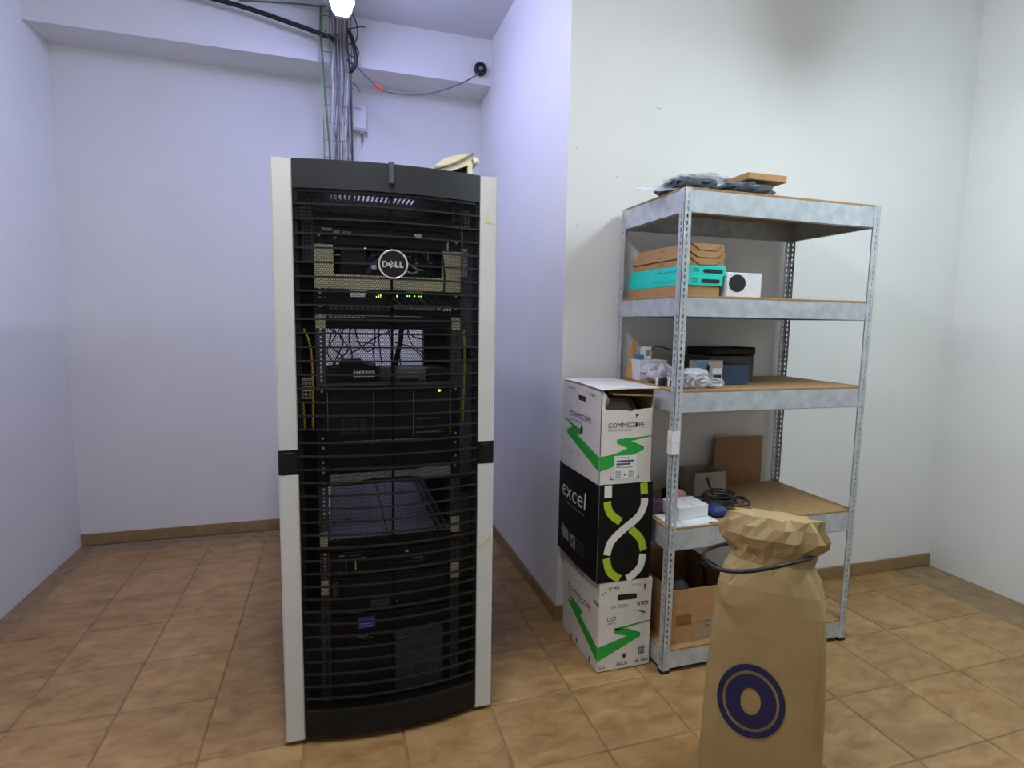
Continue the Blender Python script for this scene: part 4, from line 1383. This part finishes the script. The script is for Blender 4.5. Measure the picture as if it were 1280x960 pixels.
# second level: flat boxes
def flat_box(name, x0, x1, y0, y1, z0, z1, m_, label, kind, group):
    t = thing(name, label, 'box', ((x0 + x1) / 2, (y0 + y1) / 2, z0), group)
    MB().bbox(x0, x1, y0, y1, z0, z1, .0015).build('body', m_, t)
    T = front(y0)
    Tl = leftf(x0)
    h = z1 - z0
    if kind == 'teal':
        q = MB()
        a, b = x0 + (x1 - x0) * .40, x1 - .012
        c, d = z0 + h * .28, z0 + h * .68
        r_ = (d - c) / 2
        pts = [(a + r_, c), (b - r_, c), (b, (c + d) / 2), (b - r_, d), (a + r_, d), (a, (c + d) / 2)]
        poly(q, pts, T)
        q.build('printed_picture', M_INK, t)
        q = MB()
        text(q, 'tp-link', 2.27, 2.21, z0 + h * .42, z0 + h * .62, Tl)
        text(q, 'switch 10/100', 2.19, 2.10, z0 + h * .42, z0 + h * .56, Tl)
        q.build('side_text', M_INK, t)
        q = MB()
        for k in range(2):
            rect(q, x0 + .028, x0 + .055, z0 + h * (.40 + .22 * k), z0 + h * (.46 + .22 * k), T)
        q.build('printed_text', M_TEALD, t)
    elif kind == 'flap':
        mb = MB()
        mb.prism([(x0 + .012, z1 - .001), (x1 - .004, z1 - .001), (x1 - .045, z0 + .004), (x0 + .055, z0 + .004)], 1, y0 - .003, y0 - .0002)
        fixn(mb.build('tuck_flap', M_KRAFT, t))
        q = MB()
        band(q, [(x0 + .010, z1 - .001), (x0 + .054, z0 + .003)], .0025, front(y0, .001))
        band(q, [(x1 - .003, z1 - .001), (x1 - .044, z0 + .003)], .0025, front(y0, .001))
        q.build('flap_gap', M_INK, t)
        q = MB()
        text(q, 'tp-link', 2.25, 2.205, z0 + h * .35, z0 + h * .65, Tl)
        q.build('printed_text', M_INK, t)
    return t


ZL = LEV[1][0]
G2 = 'flat boxes stacked on the second shelf'
flat_box('flat_carton', 1.355, 1.520, 2.022, 2.48, ZL, ZL + .041, M_KRAFT, 'plain brown flat box lowest in the second-shelf stack', 'plain', G2)
flat_box('flat_carton', 1.354, 1.530, 2.016, 2.482, ZL + .0415, ZL + .081, M_TEAL, 'lower teal flat box with dark picture on second shelf', 'teal', G2)
flat_box('flat_carton', 1.362, 1.546, 2.022, 2.490, ZL + .0815, ZL + .123, M_TEAL, 'upper teal flat box with dark picture on second shelf', 'teal', G2)
flat_box('flat_carton', 1.368, 1.542, 2.030, 2.470, ZL + .1235, ZL + .1525, M_KRAFT, 'brown flat box directly above the teal boxes', 'flap', G2)
flat_box('flat_carton', 1.362, 1.548, 2.032, 2.475, ZL + .153, ZL + .182, M_KRAFT, 'brown flat box second from the top of the stack', 'flap', G2)
flat_box('flat_carton', 1.372, 1.545, 2.036, 2.440, ZL + .1825, ZL + .213, M_KRAFT, 'brown flat box topmost of the second-shelf stack', 'flap', G2)
t = thing('white_carton', 'white box with round black picture beside the teal boxes', 'box', (1.63, 2.1, ZL))
MB().bbox(1.549, 1.72, 2.012, 2.20, ZL, ZL + .10, .002).build('body', M_WHCD, t)
q = MB()
poly(q, [(1.598 + .042 * math.cos(a), ZL + .056 + .036 * math.sin(a)) for a in [2 * math.pi * k / 24 for k in range(24)]], front(2.012))
q.build('printed_picture', M_INK, t)

# third level
ZL = LEV[2][0]
t = thing('wood_strip', 'drilled wooden strip leaning against the wall on third shelf', 'wood strip', (1.36, 2.46, ZL))
a, b = Vector((1.345, 2.44, ZL)), Vector((1.402, 2.488, ZL + .19))
d = (b - a).normalized()
sd = Vector((1, 0, 0))
sd = (sd - d * sd.dot(d)).normalized() * .014
nn = d.cross(sd).normalized() * .004
loops = [[tuple(p_ + sd + nn), tuple(p_ - sd + nn), tuple(p_ - sd - nn), tuple(p_ + sd - nn)] for p_ in (a + Vector((0, 0, .004)), a + (b - a) * .93)]
loops.append([tuple(b + sd * .5 + nn), tuple(b - sd * .5 + nn), tuple(b - sd * .5 - nn), tuple(b + sd * .5 - nn)])
fixn(MB().loft(loops).build('strip', M_WOOD, t))
nf = d.cross(sd).normalized()
if nf.y > 0:
    nf = -nf
for k in range(9):
    c = a + (b - a) * (.1 + .095 * k)
    MB().cyl(tuple(c + nf * .0035), tuple(c + nf * .0046), .0035, 8).build('drill_hole', M_CARTIN, t)
tag(MB().bbox(1.368, 1.52, 2.375, 2.49, ZL, ZL + .098, .002).build('white_carton', M_WHCD), 'plain white box behind the bags on third shelf', 'box')
t = thing('small_carton', 'tiny white box standing on the plain white box', 'box', (1.43, 2.43, ZL + .0985))
MB().bbox(1.410, 1.450, 2.41, 2.45, ZL + .0985, ZL + .158, .002).build('body', M_WHCD, t)
q = MB(); rect(q, 1.418, 1.442, ZL + .115, ZL + .142, front(2.41)); q.build('printed_picture', M_DPRINT, t)
tag(MB().bbox(1.374, 1.404, 2.40, 2.44, ZL + .0985, ZL + .120, .002).build('small_carton', M_BLUEP), 'tiny pale blue packet on the plain white box', 'box')
crumple('plastic_bag', 1.350, 1.48, 2.225, 2.365, ZL, ZL + .088, M_BAGW, 21, 'milky plastic bag of parts on third shelf behind the post', amp=.24)
rg = random.Random(5)
for k in range(18):
    x_, y_ = 1.346 + .013 * (k % 6) + rg.uniform(0, .002), 2.135 + .022 * (k // 6) + rg.uniform(0, .006)
    h_ = rg.uniform(.015, .042)
    tag(MB().bbox(x_, x_ + .011, y_, y_ + .013, ZL, ZL + h_, .002).build('small_connector', (M_CABK, M_DEV3, M_WHPL, M_CABK, M_DEV4)[k % 5]), 'small connector piece heaped by the post on third shelf', 'connector', 'connector pieces by the shelf post')
crumple('plastic_bag', 1.385, 1.50, 2.015, 2.10, ZL, ZL + .085, M_BAGW, 33, 'white plastic bag at the third shelf front right of post', amp=.26)
crumple('plastic_bag', 1.49, 1.58, 2.02, 2.11, ZL, ZL + .045, M_BAG, 34, 'low clear bag in front of the blue package', amp=.26)
t = thing('blister_package', 'blue and white packaged accessory on third shelf', 'package', (1.57, 2.15, ZL))
MB().bbox(1.497, 1.640, 2.125, 2.175, ZL, ZL + .112, .003).build('body', M_GREYBOX, t)
q = MB(); rect(q, 1.499, 1.56, ZL + .068, ZL + .110, front(2.125)); q.build('blue_panel', M_BLUEP, t)
q = MB(); poly(q, [(1.548, ZL + .06), (1.566, ZL + .055), (1.572, ZL + .09), (1.556, ZL + .098)], front(2.125, .0014)); rect(q, 1.590, 1.630, ZL + .02, ZL + .048, front(2.125, .0014)); q.build('printed_picture', M_INK, t)
q = MB(); rect(q, 1.585, 1.632, ZL + .055, ZL + .078, front(2.125)); q.build('white_panel', M_WHCD, t)
tag(MB().bbox(1.655, 1.90, 2.24, 2.46, ZL, ZL + .125, .004).build('storage_crate', M_DEV3), 'dark grey crate at the back right of third shelf', 'crate')
tag(MB().bbox(1.665, 1.92, 2.25, 2.45, ZL + .1255, ZL + .165, .008).build('laptop_bag', M_DEV), 'flat black case lying on the grey crate', 'case')
tag(MB().bbox(1.655, 1.80, 2.15, 2.235, ZL, ZL + .09, .003).build('blue_carton', mat('dark_blue_card', (52, 74, 100))), 'dark blue box in front of the grey crate', 'box')
cable('black_cable', [(1.40, 2.40, ZL + .006), (1.46, 2.42, ZL + .15), (1.53, 2.40, ZL + .15), (1.60, 2.36, ZL + .125), (1.66, 2.23, ZL + .10), (1.72, 2.20, ZL + .095)], .003, M_CABK, 'thin black cable arching over the third shelf')

# fourth level
ZL = LEV[3][0]


def open_box(name, x0, x1, y0, y1, z0, z1, m_out, label, th=.004, slope=0.0):
    t = thing(name, label, 'box', ((x0 + x1) / 2, (y0 + y1) / 2, z0))
    MB().box(x0, x1, y0, y0 + th, z0, z1).build('side', m_out, t)
    MB().box(x0, x1, y1 - th, y1, z0, z1).build('side', m_out, t)
    MB().box(x0, x0 + th, y0 + th, y1 - th, z0, z1).build('side', m_out, t)
    MB().box(x1 - th, x1, y0 + th, y1 - th, z0, z1).build('side', m_out, t)
    MB().box(x0 + th, x1 - th, y0 + th, y1 - th, z0, z0 + th).build('bottom', M_CARTIN, t)
    return t


open_box('grey_carton', 1.682, 1.865, 2.345, 2.495, ZL, ZL + .122, M_GREYBOX, 'open grey cardboard box on the fourth shelf')
tag(MB().bbox(1.895, 2.20, 2.485, 2.500, ZL, ZL + .26, .002).build('cardboard_sheet', M_KRAFTD), 'brown cardboard sheet leaning at the back of fourth shelf', 'cardboard')
t = thing('paper_sheet', 'white papers lying at the front of the fourth shelf', 'paper', (1.45, 2.08, ZL))
MB().box(1.345, 1.52, 2.003, 2.16, ZL, ZL + .004).build('sheet', M_WHCD, t)
MB().box(1.40, 1.575, 2.012, 2.14, ZL + .004, ZL + .006).build('sheet', M_WHCD, t)
for x0, x1, y0, y1, lab in ((1.405, 1.492, 2.06, 2.20, 'left small white box on papers on the fourth shelf'), (1.496, 1.566, 2.075, 2.20, 'right small white box on papers on the fourth shelf')):
    tag(MB().bbox(x0, x1, y0, y1, ZL + .0062, ZL + .062, .002).build('small_carton', M_WHCD), lab, 'box', 'small white boxes on the papers')
t = thing('pouch', 'black pouch with pink front behind the small white boxes', 'pouch', (1.5, 2.25, ZL))
MB().bbox(1.455, 1.56, 2.235, 2.29, ZL, ZL + .085, .008).build('body', M_DEV, t)
fixn(MB().prism([(1.478, ZL + .05), (1.545, ZL + .042), (1.548, ZL + .072), (1.53, ZL + .085), (1.482, ZL + .098)], 1, 2.220, 2.236).build('pink_front', M_PINK, t))
tag(MB().bbox(1.345, 1.40, 2.18, 2.36, ZL, ZL + .06, .003).build('purple_book', M_PURP), 'purple case behind the front shelf post on fourth shelf', 'case')
crumple('black_bag', 1.35, 1.45, 2.37, 2.49, ZL, ZL + .12, M_DEV, 44, 'black fabric bag at the back of the fourth shelf', amp=.1)
rg = random.Random(17)
for k in range(9):
    cx, cy = 1.70 + rg.uniform(-.05, .09), 2.20 + rg.uniform(-.05, .05)
    pts = []
    ph = rg.uniform(0, 6.28)
    for j in range(9):
        a = ph + j * .75
        pts.append((cx + rg.uniform(.06, .10) * math.cos(a), cy + rg.uniform(.04, .07) * math.sin(a), ZL + .006 + .007 * k + rg.uniform(0, .004)))
    cable('black_cable', pts, .0042, M_CABK, 'black cable in the tangled heap on the fourth shelf', 'cable', 'tangled black cables on the fourth shelf', n=4, seg=6)
tag(MB().tube(smooth_path([(1.735, 2.27, ZL + .03), (1.735, 2.30, ZL + .07), (1.737, 2.325, ZL + .105)], 4), [.006] * 8 + [.003], 8).build('black_cable', M_CABK, smooth=True), 'black cable end standing up against the grey box', 'cable')
crumple('blue_pouch', 1.575, 1.66, 2.05, 2.13, ZL, ZL + .05, M_BLUE, 46, 'small dark blue bundle at the front of the fourth shelf', 'bundle', amp=.06)
cable('red_cable', [(1.60, 2.22, ZL + .02), (1.63, 2.24, ZL + .04), (1.66, 2.22, ZL + .035), (1.67, 2.19, ZL + .02)], .004, mat('cable_maroon', (92, 40, 40)), 'short maroon cable beside the black cable heap')

# bottom level
ZL = LEV[4][0]
t = open_box('brown_carton', 1.372, 1.74, 2.03, 2.46, ZL, ZL + .245, M_KRAFT, 'open brown carton with tape on the lowest shelf', th=.005)
q = MB(); rect(q, 1.374, 1.738, ZL + .088, ZL + .090, front(2.03)); q.build('fold_line', M_KRAFTD, t)
q = MB(); rect(q, 1.398, 1.475, ZL + .082, ZL + .132, front(2.03)); q.build('tape', M_KRAFTD, t)
q = MB()
for k, (a, h_) in enumerate(((1.500, .035), (1.514, .05), (1.530, .06), (1.545, .035), (1.560, .055))):
    rect(q, a, a + .010, ZL + .016, ZL + .016 + h_, front(2.03))
for k in range(3):
    rect(q, 1.545, 1.60, ZL + .06 + k * .012, ZL + .066 + k * .012, front(2.03))
q.build('white_print', M_DPRINT, t)
cable('black_cable', [(1.555, 2.2, ZL + .10), (1.560, 2.2, ZL + .19), (1.580, 2.2, ZL + .25), (1.615, 2.2, ZL + .275), (1.650, 2.2, ZL + .25), (1.665, 2.2, ZL + .18), (1.67, 2.2, ZL + .10)], .009, M_CABK, 'thick black cable loop rising from the brown carton')
crumple('grey_bundle', 1.39, 1.52, 2.06, 2.24, ZL + .006, ZL + .25, M_DEV3, 51, 'dark grey bundle inside the brown carton', 'bundle', amp=.06)

# ------------------------------------------------------------------ tall paper sack in the foreground
t = thing('paper_sack', 'tall tan paper sack with navy oval and gathered top', 'sack', (1.304, 1.403, 0))
CX, CY = 1.304, 1.403
t.rotation_euler.z = math.radians(-41)
rg = random.Random(8)


def sack_loop(z_, hw, hd, crump=0.0, cx=CX, n=36, ex=.32):
    lp = []
    for i in range(n):
        a = 2 * math.pi * i / n
        ca, sa = math.cos(a), math.sin(a)
        k = 1 + crump * (math.sin(9 * a + z_ * 30) * .5 + rg.uniform(-.5, .5))
        lp.append((cx + hw * k * math.copysign(abs(ca) ** ex, ca), CY + hd * k * math.copysign(abs(sa) ** ex, sa), z_))
    return lp


loops = [sack_loop(0.0, .178, .085), sack_loop(.06, .182, .09), sack_loop(.2, .179, .09, .006), sack_loop(.39, .173, .09, .008), sack_loop(.55, .164, .088, .008), sack_loop(.63, .158, .084, .012), sack_loop(.69, .150, .078, .03, ex=.45), sack_loop(.735, .137, .066, .06, ex=.7), sack_loop(.765, .120, .055, .10, ex=.9)]
fixn(MB().loft(loops).build('body', M_SACK, t, smooth=False))
loops = [sack_loop(.765, .118, .053, .10, ex=.9), sack_loop(.79, .120, .055, .14, ex=1), sack_loop(.82, .140, .065, .16, ex=1), sack_loop(.85, .150, .072, .18, ex=1), sack_loop(.885, .135, .060, .22, ex=1), sack_loop(.91, .11, .045, .3, ex=1)]
fixn(MB().loft(loops).build('gathered_top', M_SACK, t))
q = MB()
ex_, ez_ = CX - .035, .335
yf = CY - .0925


def oval(q, a0, b0, a1, b1, T, n=40):
    o = [(ex_ + a0 * math.cos(2 * math.pi * k / n), ez_ + b0 * math.sin(2 * math.pi * k / n)) for k in range(n)]
    i_ = [(ex_ + a1 * math.cos(2 * math.pi * k / n), ez_ + b1 * math.sin(2 * math.pi * k / n)) for k in range(n)]
    q.add([T(*p_) for p_ in o + i_], [(k, (k + 1) % n, n + (k + 1) % n, n + k) for k in range(n)])


oval(q, .098, .122, .082, .100, front(yf))
oval(q, .074, .090, .030, .045, front(yf))
q.build('navy_oval', M_NAVY, t)
mb = MB()
mb.tube([(CX - .035 + .19 * math.cos(a), CY + .01 + .12 * math.sin(a), .79 + .018 * math.cos(a + .4) + .006 * math.sin(3 * a)) for a in [2 * math.pi * k / 40 for k in range(40)]], .0065, 8, closed=True)
tag(mb.build('black_cable', M_CABK, smooth=True), 'black cable looped around the neck of the paper sack', 'cable')
